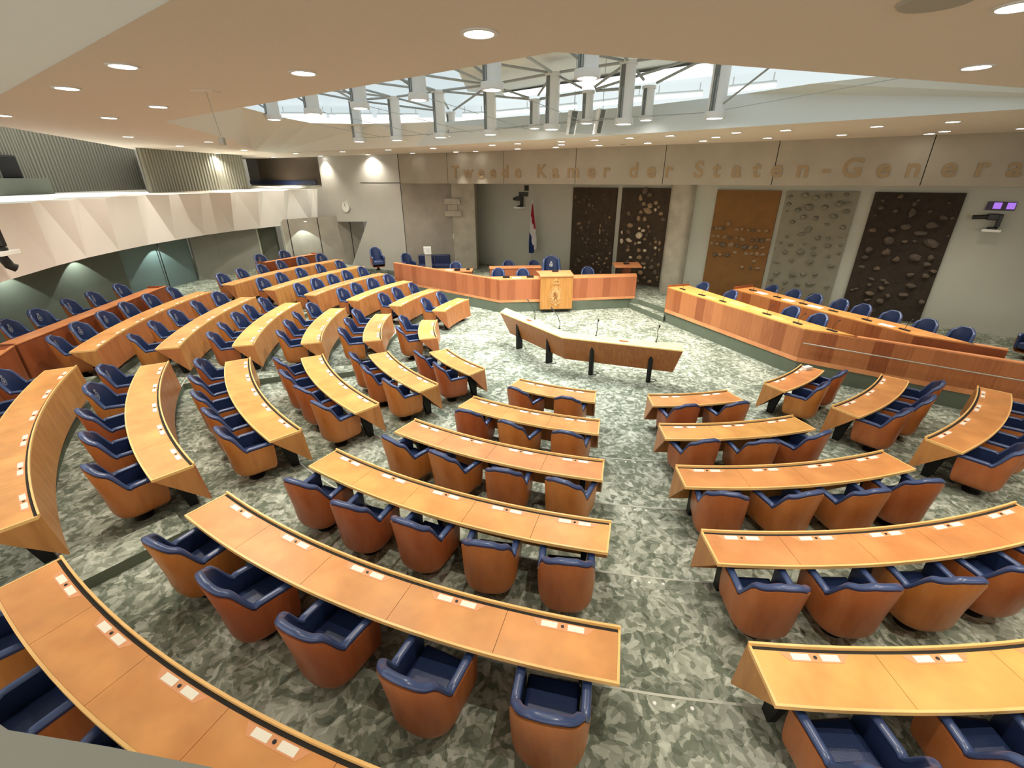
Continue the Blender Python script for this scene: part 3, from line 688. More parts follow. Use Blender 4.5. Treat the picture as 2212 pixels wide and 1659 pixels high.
for cx, cy, s in ((0, .505, 1.0), (0, .305, .55)):            # royal crown: base, arches, pearls, orb
    m.prism([(cx - .12 * s, cy - .09 * s), (cx + .12 * s, cy - .09 * s), (cx + .13 * s, cy - .06 * s), (cx - .13 * s, cy - .06 * s)], 0, .018, ME)
    for k in (-1, 0, 1):
        pts = [(cx + k * .12 * s * math.sin(PI * j / 8 * .5 + PI * .5 * 0) if k else cx, cy - .06 * s + .13 * s * j / 8) for j in range(9)]
        if k: pts = [(cx + k * s * .135 * math.cos(PI / 2 * j / 8 * 1.0) ** .7 if j < 8 else cx, cy - .06 * s + .13 * s * math.sin(PI / 2 * j / 8)) for j in range(9)]
        m.tube([ME @ Vector((x, y, .008)) for x, y in pts], .012 * s, 6)
    for k in range(-2, 3): m.prism(ell(.014 * s, .014 * s, 8, (cx + k * .06 * s, cy - .035 * s + .012 * s * (2 - abs(k)))), 0, .02, ME)
    m.prism(ell(.022 * s, .022 * s, 10, (cx, cy + .095 * s)), 0, .02, ME); m.prism([(cx - .008 * s, cy + .11 * s), (cx + .008 * s, cy + .11 * s), (cx + .008 * s, cy + .16 * s), (cx - .008 * s, cy + .16 * s)], 0, .015, ME)
m.prism([(-.02, -.34), (.02, -.34), (.05, -.37), (0, -.45), (-.05, -.37)], 0, .012, ME); m.tube([ME @ Vector((x, -.36 + .5 * x * x * 4, .006)) for x in [-.2 + .05 * j for j in range(9)]], .012, 6)
local(t, m).build('coat_of_arms', 'lectern_relief', t, smooth=30)
m = MB()                                                       # the rampant beast on the shield: body, head, legs, tail
for pts, r in (([(-.02, -.10), (.0, -.02), (-.03, .06)], [.045, .04, .05]), ([(-.03, .06), (-.055, .105), (-.10, .10)], [.04, .035, .02]), ([(-.04, .03), (-.10, .045), (-.13, .02)], .016), ([(-.02, -.01), (-.09, -.02), (-.12, -.05)], .016),
               ([(-.01, -.1), (-.06, -.15), (-.05, -.19), (-.09, -.2)], .018), ([(.0, -.1), (.05, -.14), (.05, -.19), (.09, -.2)], .018), ([(.01, -.09), (.08, -.06), (.06, .04), (.09, .10)], .011), ([(-.1, .08), (-.02, .12), (.02, .13)], .012)):
    m.tube([ME @ Vector((x, y, .012)) for x, y in pts], r if not isinstance(r, list) else r, 6)
local(t, m).build('emblem_beast', 'mic_front', t, smooth=30)
# inner desk left, rear clerks' desk
def desk_box(name, label, P, Q, depth, z0, z1, mat='rostrum_planks', cat='desk'):
    P3 = Vector((*P, 0)); Q3 = Vector((*Q, 0)); d = (Q3 - P3).normalized(); nn = Vector((-d.y, d.x, 0))
    t = thing(name, label, cat, P3 + Vector((0, 0, z0)))
    face(t, P, Q, z0, z1 - .03, 'front_panel', mat)
    e = lambda p: tuple((p + nn * depth).xy)
    board(t, [tuple((P3 - d * .02 - nn * .02).xy), tuple((Q3 + d * .02 - nn * .02).xy), e(Q3 + d * .02), e(P3 - d * .02)], z1 - .03, z1, 'desktop', 'rostrum_top', .004)
    face(t, tuple((P3 + d * .0 + nn * .04).xy), e(P3), z0, z1 - .03, 'side_panel', 'bench_red', th=-.03); face(t, tuple((Q3 + nn * .04).xy), e(Q3), z0, z1 - .03, 'side_panel', 'bench_red', th=.03)
    return t
desk_box('side_desk', 'small red-brown desk behind the left wing of the rostrum, one chair behind it', (-3.3, 19.95), (-1.72, 19.95), .65, ZP, 1.17)
desk_box('clerk_desk', 'red-brown clerks\' desk in the second rank behind the rostrum', (-0.93, 20.05), (1.30, 20.25), .6, ZP, 1.26)
# portable speaker lectern at the right end
t = thing('standing_lectern', 'small standing lectern with sloping red-brown top, right of the rostrum before the dark stone panel', 'lectern', (4.85, 19.6, ZP))
m = MB(); m.box((-.16, -.12, .02), (.16, .12, 1.02)); m.build('column', 'bench_red', t, smooth=0, bevel=.004)
m = MB(); m.box((-.32, -.26, 0), (.32, .26, .03)); m.build('foot_plate', 'bench_red', t, smooth=0)
m = MB(); m.loops([[Vector((x, y, 1.02 + z + (y + .32) * .14)) for x, y in ((-.56, -.32), (.56, -.32), (.56, .32), (-.56, .32))] for z in (0, .035)]); m.build('reading_top', 'rostrum_top', t, smooth=0)
m = MB(); m.tube([(-.05, .1, 1.1), (-.05, .12, 1.28), (-.03, .0, 1.38)], .009, 6); m.box((-.12, .0, 1.1), (.1, .18, 1.15)); m.build('microphone', 'black_plastic', t)

# chairs of the rostrum
RC = [((-2.5, 20.63), 'blue tub chair behind the small side desk left of the rostrum'), ((-0.58, 19.04), 'blue tub chair behind the rostrum desk, left of its two middle chairs'),
      ((0.45, 18.92), 'blue tub chair behind the rostrum desk, right of its two middle chairs'), ((-0.13, 20.99), 'blue tub chair behind the clerks\' desk, at its left end below the flag'),
      ((1.02, 20.98), 'blue tub chair behind the clerks\' desk, beside the tall crested chair'), ((3.2, 19.27), 'blue tub chair alone behind the right part of the rostrum desk')]
plain0 = None
for p, lab in RC:
    if plain0 is None:
        plain0 = make_chair(lab, None); plain0['group'] = 'blue tub chairs around the rostrum'; plain0.location = (*p, ZP); plain0.rotation_euler = (0, 0, math.radians(-90 - 90 + rj.uniform(-4, 4)))
    else: place_chair((*p, ZP), -90 + rj.uniform(-6, 6), lab, 'blue tub chairs around the rostrum', src=plain0)
pc = make_chair('tall blue presiding chair with a white crest, behind the lectern', 'crest_white', hi=.22); pc.name = 'presiding_chair'; del pc['group']
pc.location = (1.70, 19.75, ZP); pc.rotation_euler = (0, 0, PI); pc.scale = (1.36, 1.1, 1.12); pc['category'] = 'chair'
# lounge corner at the left wall
place_chair((-6.30, 21.95, TIER * 6 + 0), -62, 'blue tub chair alone in the corner, against the concrete wall left of the rostrum wing', 'blue tub chairs in the corner', src=plain0)
place_chair((-5.15, 23.25, ZP), -55, 'blue tub chair next to the navy sofa, half behind the end of the rostrum wing', 'blue tub chairs in the corner', src=plain0)
t = thing('sofa', 'low navy leather two-seat sofa against the concrete wall', 'sofa', (-3.95, 23.85, ZP), math.radians(4))
for s in (-1, 1):
    m = MB(); m.box((s * .41 - .40, -.36, .22), (s * .41 + .40, .18, .44)); m.build('seat_cushion', 'leather_navy', t, smooth=0, bevel=.03)
    m = MB(); m.box((s * .41 - .40, .16, .30), (s * .41 + .40, .36, .86)); m.build('back_cushion', 'leather_navy', t, smooth=0, bevel=.05)
m = MB(); m.box((-.84, -.36, .12), (.84, .36, .215)); m.build('frame', 'leather_navy', t, smooth=0, bevel=.01)
for x, y in ((-.78, -.3), (.78, -.3), (-.78, .3), (.78, .3)):
    m = MB(); m.box((x - .03, y - .03, 0), (x + .03, y + .03, .12)); m.build('leg', 'black_metal', t, smooth=0)
t = thing('notice_stand', 'grey post with a white box on top, standing before the navy sofa', 'stand', (-4.05, 22.75, ZP), math.radians(8))
m = MB(); m.box((-.15, -.05, .02), (.15, .05, 1.08)); m.build('post', 'concrete', t, smooth=0)
m = MB(); m.box((-.2, -.16, 0), (.2, .16, .025)); m.build('foot_plate', 'black_metal', t, smooth=0)
m = MB(); m.box((-.15, -.09, 1.08), (.17, .1, 1.42)); m.box((-.19, .0, 1.14), (-.15, .13, 1.42)); bx = m.build('box', 'white_plastic', t, smooth=0, bevel=.008)
m = MB(); m.box((-.03, -.094, 1.18), (.08, -.09, 1.34)); m.build('dark_print', 'lamp_grey', bx, smooth=0)

# ---- government benches
G = [(5.53, 16.17), (7.50, 11.25), (10.68, 8.85), (13.6, 6.65)]
t = thing('government_desk', 'long panelled government desk on the right, nearest the floor, with a pale handrail', 'desk', (7.5, 12.5, ZP))
for P, Q in zip(G[:-1], G[1:]):
    face(t, P, Q, ZP + .12, ZD - .03, 'front_panel', 'bench_planks'); face(t, P, Q, ZP, ZP + .118, 'skirting', 'rostrum_top', th=.03)
board(t, [G[0], G[1], (8.41, 10.68), (8.0, 11.7), (7.40, 13.25), (6.36, 16.42)], ZD - .03, ZD, 'desktop', 'desk_top')
board(t, [(8.41, 10.57), G[2], G[3], (13.67, 6.75), (10.75, 8.95), (8.45, 10.69)], ZD - .03, ZD, 'top_rail', 'rostrum_top')
face(t, (6.36, 16.45), (5.53, 16.20), ZP, ZD + .06, 'end_panel', 'bench_red')
d = Vector((*G[2], 0)) - Vector((*G[1], 0)); d.normalize(); nn = Vector((d.y, -d.x, 0)) * .07
m = MB(); pa = Vector((*G[1], .93)) + d * .05 + nn; pb = Vector((*G[2], .93)) + d * 3 + nn
m.tube([pa, pb], .015, 8); local(t, m).build('handrail', 'steel', t)
RG = [(7.71, 15.83), (9.91, 10.75), (11.15, 9.66)]
t = thing('government_desk', 'rear government desk on the right, eight blue chairs behind it', 'desk', (9.3, 13, ZP))
face(t, RG[0], RG[1], ZP, ZD - .03, 'front_panel', 'bench_planks'); face(t, RG[1], RG[2], ZP, ZD - .03, 'front_panel', 'bench_red')
board(t, [RG[0], RG[1], (10.72, 10.08), (10.3, 11.6), (9.55, 13.06), (8.55, 16.2)], ZD - .03, ZD, 'desktop', 'desk_top')
board(t, [(10.72, 10.035), RG[2], (11.22, 9.74), (10.79, 10.12)], ZD - .03, ZD, 'top_rail', 'rostrum_top')
face(t, (8.55, 16.22), (7.71, 15.85), ZP, ZD + .08, 'end_panel', 'bench_red')
fd = Vector((-.93, -.37, 0)).normalized(); fdeg = math.degrees(math.atan2(fd.y, fd.x))
for i, (x, y) in enumerate(((9.17, 15.93), (9.56, 15.21), (9.86, 14.55), (10.22, 13.88), (10.48, 13.27), (10.78, 12.51), (11.1, 11.71), (11.39, 10.99))):
    p = Vector((x, y, ZP)) + fd * .36; place_chair(p, fdeg + rj.uniform(-5, 5), 'blue tub chair %s from the far end behind the rear government desk' % (ORD + ['eighth'])[i], 'blue tub chairs at the government desks', src=plain0)
for i, (x, y) in enumerate(((6.97, 16.38), (7.4, 15.12), (8.26, 13.05), (8.58, 12.25))):
    p = Vector((x, y, ZP)) + fd * .36; place_chair(p, fdeg + rj.uniform(-5, 5), 'blue tub chair %s from the far end behind the front government desk' % ORD[i], 'blue tub chairs at the government desks', src=plain0)
place_chair((13.75, 11.35, ZP), 200, 'dark blue tub chair at the right frame edge, beyond the rear government desk', 'blue tub chairs at the government desks', src=plain0)
# desk microphones
def make_mic(label):
    t = thing('desk_microphone', label, 'microphone', group='small gooseneck microphones on the government desks')
    m = MB(); m.box((-.13, -.035, 0), (.13, .035, .028)); m.build('base', 'black_plastic', t, smooth=0, bevel=.006)
    m = MB(); m.tube([(0, .01, .025), (0, .02, .10), (0, .07, .20), (0, .16, .25)], .006, 6); m.build('gooseneck', 'black_plastic', t)
    m = MB(); m.tube([(0, .15, .246), (0, .19, .258), (0, .205, .26)], [.012, .015, .008], 8); m.build('head', 'black_plastic', t)
    return t
mic0 = None
for row, pts in (('front', ((5.92, 15.79), (6.25, 14.92), (6.59, 14.08), (7.22, 12.61), (7.57, 11.7), (8.08, 11.07))), ('rear', ((8.25, 15.57), (8.57, 14.61), (8.91, 13.75), (9.29, 12.91), (9.61, 11.99), (9.95, 11.12)))):
    for i, (x, y) in enumerate(pts):
        lab = 'small black gooseneck microphone %s from the far end on the %s government desk' % (ORD[i], row)
        if mic0 is None: mic0 = make_mic(lab); c = mic0
        else: c = copy_tree(mic0); c['label'] = lab
        c.location = (x, y, ZD); c.rotation_euler = (0, 0, math.radians(fdeg + 90 + rj.uniform(-8, 8)))
def flat(name, label, cat, x, y, z, w, d, rz, mat, h=.006, group=None):
    m = MB(); m.box((-w / 2, -d / 2, 0), (w / 2, d / 2, h)); o = m.build(name, mat, None, (x, y, z), smooth=0, rot=(0, 0, rz)); return tag(o, label, cat, group)
ar = math.atan2(-4.93, 1.97)
PL = [((6.42, 14.55), .45, .25, 'desk_trim', 'yellow-brown folder on the front government desk, second from its far end'), ((6.92, 13.75), .6, .34, 'desk_trim', 'large yellow-brown blotter in the middle of the front government desk'),
      ((7.22, 13.1), .45, .22, 'desk_trim', 'yellow-brown folder lying beyond the large blotter on the front government desk'), ((7.32, 12.25), .42, .24, 'desk_trim', 'yellow-brown folder near the bend of the front government desk'),
      ((8.36, 15.2), .40, .24, 'paper', 'pale sheets at the far end of the rear government desk'), ((8.72, 14.2), .36, .22, 'paper', 'white papers on the rear government desk, before the third chair from its far end'),
      ((9.08, 13.42), .42, .24, 'paper', 'white papers on the rear government desk, before its fourth chair'), ((9.8, 11.52), .34, .2, 'paper', 'white sheet near the close end of the rear government desk')]
for (x, y), w, d_, mat, lab in PL: flat('papers' if mat == 'paper' else 'folder', lab, 'papers', x, y, ZD, w, d_, ar + rj.uniform(-.1, .1), mat)
for (x, y), w, mat, h, lab in (((-0.21, 17.86), .26, 'black_plastic', .07, 'black console box on the rostrum desk, leftmost of the two before the chairs'), ((0.19, 17.87), .34, 'paper', .015, 'white papers between two black console boxes on the rostrum desk'), ((0.72, 17.93), .26, 'black_plastic', .07, 'black console box on the rostrum desk, just left of the lectern')):
    flat('papers' if mat == 'paper' else 'console_box', lab, 'papers' if mat == 'paper' else 'console', x, y, ZD + .001, w, .13, .09, mat, h)
flat('console_box', 'black console box on top of the pale lectern', 'console', 1.72, 18.3, 1.44, .24, .16, .05, 'black_plastic', .07)
flat('console_box', 'black console box on the small side desk left of the rostrum', 'console', -2.35, 20.05, 1.17, .24, .12, 0, 'black_plastic', .08)
flat('papers', 'white papers on the small side desk left of the rostrum', 'papers', -2.72, 20.15, 1.17, .34, .2, .1, 'paper', .02)
flat('microphone_base', 'black microphone base at the right end of the small side desk', 'microphone', -1.9, 20.2, 1.17, .14, .1, .3, 'black_plastic', .06)
# white box on the far-right front desk
t = thing('tissue_box', 'small white box on the front desk of the far-right block', 'box', (6.88, 9.86, .74), math.radians(20))
m = MB(); m.box((-.10, -.06, 0), (.10, .06, .075)); m.build('body', 'white_plastic', t, smooth=0, bevel=.008)
m = MB(); m.box((-.06, -.012, .0745), (.06, .012, .082)); m.build('slot', 'paper', t, smooth=0)

# ---- interruption desk with four standing microphones
Lf, Bf, Rf_, Rb, Bb, Lb = [Vector((x, y, 0)) for x, y in ((-.363, 13.99), (1.323, 11.485), (4.154, 10.44), (4.338, 10.911), (1.498, 11.873), (-.19, 14.487))]
t = thing('interruption_desk', 'long pale-topped angled standing desk on black legs in the open floor', 'desk', (1.7, 11.9, 0))
board(t, [tuple(p.xy) for p in (Lf, Bf, Rf_, Rb, Bb, Lb)], .965, 1.0, 'top', 'pale_top', .004)
d1 = (Bf - Lf).normalized(); n1 = Vector((-d1.y, d1.x, 0)); d2 = (Rf_ - Bf).normalized(); n2 = Vector((-d2.y, d2.x, 0)); nb = (n1 + n2).normalized()
def fpt(base, nn, s, sh, z): return base + nn * s + sh + Vector((0, 0, z))
m = MB()
T_ = [Lf + Vector((0, 0, .97)), Bf + Vector((0, 0, .97)), Rf_ + Vector((0, 0, .97))]
Bo = [Lf + n1 * .22 + d1 * .22 + Vector((0, 0, .32)), Bf + nb * .22 + Vector((0, 0, .32)), Rf_ + n2 * .22 - d2 * .16 + Vector((0, 0, .32))]
for i in (0, 1):
    q = [T_[i], T_[i + 1], Bo[i + 1], Bo[i]]; nn = (n1, n2)[i] * .03; m.loops([q, [p + nn for p in q]])
local(t, m).build('front_panel', 'mic_front', t, smooth=0)
m = MB()
for i, e in ((0, Lb), (2, Rb)):
    q = [T_[i], e + Vector((0, 0, .965)), Bo[i] + Vector((0, 0, .02))]; dd = (d1 if i == 0 else -d2) * .03; m.loops([q, [p + dd for p in q]])
local(t, m).build('end_panel', 'mic_front', t, smooth=0)
for (x, y), dd, nn in (((.157, 13.368), d1, n1), ((.991, 12.167), d1, n1), ((2.099, 11.291), d2, n2), ((3.51, 10.793), d2, n2)):
    p = Vector((x, y, 0)); m = MB(); w = dd * .055
    pr = [p - w + nn * .0, p + nn * -.035, p + w + nn * .0, p + w + nn * .17, p - w + nn * .17]
    m.loops([[q for q in pr], [q + Vector((0, 0, .80)) for q in pr], [p + nn * .10 + (q - p - nn * .1) * .25 + Vector((0, 0, .94)) for q in pr]])
    local(t, m).build('leg', 'black_metal', t, smooth=0)
    m = MB(); m.tube([p + nn * .1 + Vector((0, 0, .012)), p + dd * .12 + nn * .05 + Vector((0, 0, .012)), p + dd * .2 + nn * .2 + Vector((0, 0, .01)), p + dd * .05 + nn * .26 + Vector((0, 0, .01))], .008, 5); local(t, m).build('floor_cable', 'black_plastic', t)
for c, dd, nn in ((Lf.lerp(Bf, .42) + n1 * .2, d1, n1), (Bf.lerp(Rf_, .52) + n2 * .22, d2, n2)):
    m = MB(); q = [c - dd * .11 - nn * .05, c + dd * .11 - nn * .05, c + dd * .11 + nn * .05, c - dd * .11 + nn * .05]; m.loops([[p + Vector((0, 0, z)) for p in q] for z in (1.0, 1.004)])
    local(t, m).build('socket_plate', 'bench_red', t, smooth=0)
for i, (b, f, nn, dd, lab) in enumerate(((Lf, .42, n1, d1, 'leaning over its left end'), (Lf, .80, n1, d1, 'left of its bend'), (Bf, .27, n2, d2, 'right of its bend'), (Bf, .78, n2, d2, 'near its right end'))):
    e = Bf if i < 2 else Rf_; p = b.lerp(e, f) + nn * (.40 if i < 2 else .43)
    t = thing('gooseneck_microphone', 'tall black gooseneck microphone on the angled standing desk, %s' % lab, 'microphone', p + Vector((0, 0, 1.0)), 0, 'tall microphones of the standing desk')
    m = MB(); m.lathe([(0, 0), (.035, 0), (.03, .012), (.012, .016), (0, .016)], 14); m.build('base', 'black_plastic', t)
    lean_ = -dd * .34 if i < 2 else dd * .03; hz = .50 if i < 2 else .40
    path = [Vector((0, 0, .01)), Vector((0, 0, .18)) + (dd * .02), Vector((0, 0, .34)) + lean_ * .25, Vector((0, 0, hz - .04)) + lean_ * .8, Vector((0, 0, hz)) + lean_]
    m = MB(); m.tube(path, .010, 7); m.build('gooseneck', 'black_plastic', t)
    m = MB(); m.tube([path[-1] - (path[-1] - path[-2]).normalized() * .01, path[-1] + (path[-1] - path[-2]).normalized() * .05], .02, 10); m.build('head', 'black_plastic', t)

# ================================================================== BACK WALL OBJECTS
def wl(a, z, o=0.0): p = MW @ Vector((a, o, 0)); return Vector((p.x, p.y, z))
P2= [(3.48,4.31,0.25,0.31),(3.69,4.17,0.22,0.17),(3.31,4.06,0.18,0.24),(3.47,3.81,0.2,0.17),(3.77,3.76,0.27,0.27),(3.68,3.56,0.45,0.27),(4.0,3.88,0.21,0.2),(4.13,3.71,0.11,0.15),(4.01,3.59,0.12,0.14),(3.39,3.5,0.18,0.14),(2.85,3.41,0.2,0.19),(3.31,3.24,0.2,0.26),(3.6,3.23,0.22,0.24),(4.27,3.47,0.21,0.14),(4.39,3.25,0.23,0.15),(2.95,2.92,0.29,0.21),(3.79,2.93,0.13,0.17),(3.39,2.82,0.14,0.12),(3.57,2.75,0.18,0.14),(2.92,2.67,0.22,0.21),(2.6,2.61,0.09,0.18),(3.43,2.53,0.34,0.31),(3.76,2.57,0.11,0.21),(3.87,2.73,0.13,0.15),(3.69,2.41,0.16,0.15),(2.97,2.31,0.29,0.19),(2.63,2.24,0.18,0.25),(3.27,2.19,0.14,0.16),(3.45,2.24,0.18,0.12),(2.98,2.05,0.16,0.16),(2.95,1.89,0.22,0.17),(3.47,1.92,0.2,0.19),(3.75,1.93,0.18,0.15),(3.97,2.24,0.16,0.15),(4.13,2.47,0.14,0.14),(4.18,2.33,0.16,0.14),(4.36,2.3,0.14,0.2),(4.21,2.08,0.14,0.15),(4.38,2.03,0.12,0.15),(4.23,1.82,0.14,0.15),(3.54,1.64,0.29,0.17),(3.91,1.65,0.2,0.17),(4.12,1.54,0.18,0.14),(3.75,1.39,0.27,0.15),(3.01,1.37,0.18,0.21),(2.65,1.23,0.16,0.16),(3.12,1.59,0.15,0.14),(3.42,1.38,0.13,0.14),(4.14,1.26,0.27,0.22),(4.42,1.4,0.14,0.15),(3.82,1.21,0.11,0.12),(3.66,0.99,0.27,0.24),(4.33,1.08,0.21,0.2),(3.86,0.77,0.23,0.19),(4.11,0.64,0.23,0.17),(4.45,0.87,0.14,0.12),(4.45,0.76,0.12,0.1),(3.59,0.62,0.14,0.14)]
P3= [(6.42,3.01,0.11,0.14),(6.54,3.02,0.15,0.16),(6.68,3.02,0.17,0.16),(6.8,3.04,0.17,0.18),(6.96,3.21,0.23,0.18),(7.29,3.02,0.21,0.14),(7.48,3.04,0.19,0.16),(7.69,3.02,0.19,0.12),(7.85,3.01,0.17,0.14),(8.05,3.02,0.19,0.14),(8.32,3.02,0.21,0.16),(6.48,2.72,0.21,0.16),(6.66,2.72,0.19,0.16),(6.92,2.72,0.21,0.22),(7.11,2.7,0.15,0.2),(7.33,2.72,0.13,0.14),(7.55,2.68,0.25,0.2),(7.89,2.67,0.21,0.16),(8.07,2.68,0.19,0.2),(8.24,2.68,0.21,0.2),(8.43,2.72,0.25,0.16),(6.47,2.46,0.21,0.18),(6.67,2.45,0.19,0.18),(6.89,2.43,0.32,0.22),(7.2,2.45,0.3,0.24),(7.41,2.43,0.19,0.18),(7.66,2.41,0.36,0.24),(7.89,2.41,0.23,0.18),(8.06,2.44,0.25,0.18),(8.3,2.43,0.21,0.18),(6.66,2.05,0.21,0.2),(6.85,2.05,0.21,0.16),(7.11,2.06,0.28,0.18),(7.38,2.18,0.21,0.16),(7.78,2.17,0.25,0.16),(7.98,2.19,0.19,0.18),(8.15,2.2,0.25,0.18),(8.36,2.19,0.23,0.18),(8.11,1.91,0.23,0.16),(7.74,1.66,0.19,0.16),(8.03,1.68,0.17,0.16),(8.29,1.67,0.25,0.12)]
P4= [(8.83,4.2,0.21,0.18),(9.28,4.25,0.33,0.3),(9.61,4.18,0.33,0.28),(9.96,4.25,0.29,0.26),(10.44,4.29,0.21,0.2),(8.83,3.96,0.25,0.24),(9.48,3.88,0.42,0.36),(9.15,3.78,0.31,0.26),(9.92,3.89,0.35,0.3),(10.32,4.01,0.35,0.32),(10.55,4.02,0.33,0.18),(8.82,3.72,0.15,0.12),(10.57,3.77,0.29,0.24),(10.25,3.62,0.35,0.26),(9.38,3.55,0.31,0.28),(9.76,3.54,0.21,0.26),(9.07,3.38,0.29,0.24),(10.13,3.34,0.29,0.14),(10.6,3.29,0.27,0.24),(9.62,3.15,0.33,0.32),(9.43,2.99,0.38,0.22),(9.97,2.9,0.25,0.24),(9.01,2.87,0.17,0.18),(10.28,2.9,0.23,0.16),(10.6,2.95,0.25,0.08),(8.86,2.66,0.19,0.14),(9.18,2.6,0.27,0.18),(9.62,2.68,0.15,0.18),(10.31,2.67,0.33,0.24),(9.91,2.56,0.25,0.16),(10.68,2.71,0.19,0.16),(8.72,2.45,0.13,0.12),(9.07,2.34,0.23,0.24),(9.55,2.4,0.35,0.34),(9.96,2.36,0.27,0.22),(10.69,2.44,0.15,0.14),(10.41,2.32,0.19,0.18),(8.86,1.96,0.34,0.1),(9.35,2.08,0.23,0.2),(9.91,2.08,0.31,0.24),(10.57,2.01,0.29,0.18),(8.97,1.59,0.33,0.2),(9.49,1.59,0.35,0.28),(9.81,1.65,0.33,0.26),(10.16,1.68,0.25,0.22),(8.83,1.35,0.21,0.18),(9.3,1.28,0.23,0.18),(9.7,1.26,0.29,0.18),(10.1,1.35,0.46,0.24),(10.62,1.3,0.21,0.16),(9.43,0.92,0.19,0.14),(10.23,1.0,0.21,0.14)]
P5= [(11.86,4.27,0.26,0.18),(11.45,4.14,0.16,0.15),(12.31,4.16,0.16,0.1),(12.25,4.05,0.21,0.2),(11.46,3.92,0.29,0.18),(11.84,3.85,0.24,0.18),(12.26,3.79,0.29,0.4),(12.67,3.87,0.18,0.18),(13.03,3.69,0.34,0.18),(13.24,3.7,0.16,0.15),(12.22,3.4,0.39,0.28),(12.83,3.46,0.5,0.3),(11.42,3.24,0.34,0.2),(11.92,3.27,0.31,0.23),(12.63,3.22,0.5,0.18),(11.91,2.96,0.39,0.35),(12.32,2.96,0.26,0.18),(12.56,2.98,0.18,0.13),(12.98,2.95,0.58,0.3),(11.48,2.62,0.34,0.3),(11.95,2.6,0.37,0.3),(11.43,2.39,0.29,0.23),(12.26,2.4,0.31,0.25),(12.7,2.5,0.45,0.3),(13.07,2.51,0.26,0.3),(13.04,2.31,0.32,0.25),(11.42,2.07,0.31,0.15),(11.84,2.06,0.31,0.2),(13.26,2.13,0.26,0.18),(12.73,1.95,0.31,0.2),(13.1,1.96,0.32,0.23),(12.11,1.7,0.26,0.13),(12.21,1.63,0.18,0.15),(11.78,1.71,0.26,0.13),(11.77,1.51,0.18,0.15),(12.12,1.45,0.26,0.2),(12.85,1.62,0.39,0.25),(11.45,1.33,0.18,0.11),(11.35,1.28,0.15,0.11),(11.86,1.24,0.39,0.23),(12.36,1.22,0.21,0.23),(12.73,1.31,0.37,0.18),(12.19,1.02,0.29,0.23),(13.24,1.14,0.26,0.25),(11.85,1.0,0.31,0.15),(13.04,4.12,0.16,0.1),(11.37,3.69,0.13,0.1),(13.29,3.18,0.13,0.1)]
P1= [(0.15,4.0,0.12,0.18),(0.61,3.9,0.1,0.11),(0.89,3.92,0.08,0.09),(0.73,4.05,0.08,0.07),(0.34,3.81,0.12,0.11),(0.89,3.69,0.17,0.22),(1.06,3.66,0.11,0.13),(1.63,3.94,0.07,0.07),(1.09,3.53,0.11,0.09),(1.23,3.51,0.09,0.11),(0.74,3.38,0.1,0.16),(1.73,3.28,0.09,0.07),(1.94,3.21,0.11,0.11),(0.4,2.87,0.23,0.11),(0.95,2.96,0.13,0.2),(1.8,2.99,0.11,0.09),(1.52,2.84,0.07,0.16),(0.88,2.75,0.11,0.16),(0.56,2.69,0.19,0.2),(1.51,2.58,0.09,0.29),(1.69,2.65,0.15,0.14),(1.89,2.49,0.15,0.14),(1.23,2.46,0.11,0.11),(0.36,2.47,0.12,0.11),(0.65,2.22,0.15,0.15),(0.93,2.22,0.15,0.18),(1.23,2.21,0.08,0.11),(1.87,2.24,0.17,0.12),(0.82,2.05,0.17,0.15),(1.86,2.09,0.15,0.12),(0.9,1.89,0.09,0.09),(1.1,2.08,0.09,0.09),(1.55,2.2,0.07,0.14),(1.4,1.91,0.11,0.07),(2.11,1.95,0.07,0.06),(1.78,1.93,0.07,0.07),(1.46,1.58,0.19,0.13),(1.72,1.61,0.11,0.09),(0.93,1.54,0.13,0.09),(1.22,1.47,0.17,0.14),(1.58,1.41,0.13,0.13),(2.1,1.67,0.11,0.11),(0.69,1.39,0.17,0.11),(0.42,1.27,0.12,0.13),(1.69,1.33,0.15,0.09),(1.47,1.22,0.13,0.09),(1.87,1.21,0.15,0.12),(1.59,1.13,0.11,0.07),(0.53,1.2,0.23,0.18),(1.96,1.43,0.15,0.11),(0.35,0.96,0.08,0.09),(1.78,0.9,0.11,0.09),(1.7,0.79,0.09,0.09),(2.06,1.05,0.11,0.11),(1.29,1.12,0.11,0.11)]

def make_stone(seed, mat):
    rs = random.Random(seed); bm = bmesh.new(); bmesh.ops.create_icosphere(bm, subdivisions=2, radius=.5)
    for v in bm.verts: v.co *= 1 + rs.uniform(-.16, .16)
    for i in range(5):
        d = Vector((rs.uniform(-1, 1), rs.uniform(-1, 1), rs.uniform(-1, 1))).normalized(); k = rs.uniform(.30, .42)
        for v in bm.verts:
            x = v.co.dot(d)
            if x > k: v.co -= d * (x - k) * .9
    me = bpy.data.meshes.new('stone'); bm.to_mesh(me); bm.free(); me.materials.append(MATS[mat]); return me
def stone_panel(a0, a1, z0, z1, mat, stones, mats, label, seed, shrink=.85):
    rs = random.Random(seed); t = thing('stone_panel', label, 'panel', wl((a0 + a1) / 2, z0, .006), math.atan2(AU.y, AU.x))
    w = (a1 - a0) / 2; h = z1 - z0; m = MB(); nx, nz = 26, 46
    m.box((-w, -.09, 0), (w, -.0, h)); m.build('ground', mat, t, smooth=0)
    pool = [make_stone(seed * 10 + i, mats[i % len(mats)]) for i in range(8)]
    for a, z, sw, sh in stones:
        o = bpy.data.objects.new('stone', rs.choice(pool)); COL.objects.link(o); o.parent = t
        dp = min(sw, sh) * rs.uniform(.6, .9)
        o.location = (a - (a0 + a1) / 2, -.09 - dp * .18, z - z0); o.scale = (sw * shrink, dp, sh * shrink); o.rotation_euler = (0, rs.uniform(-.35, .35), 0)
    return t
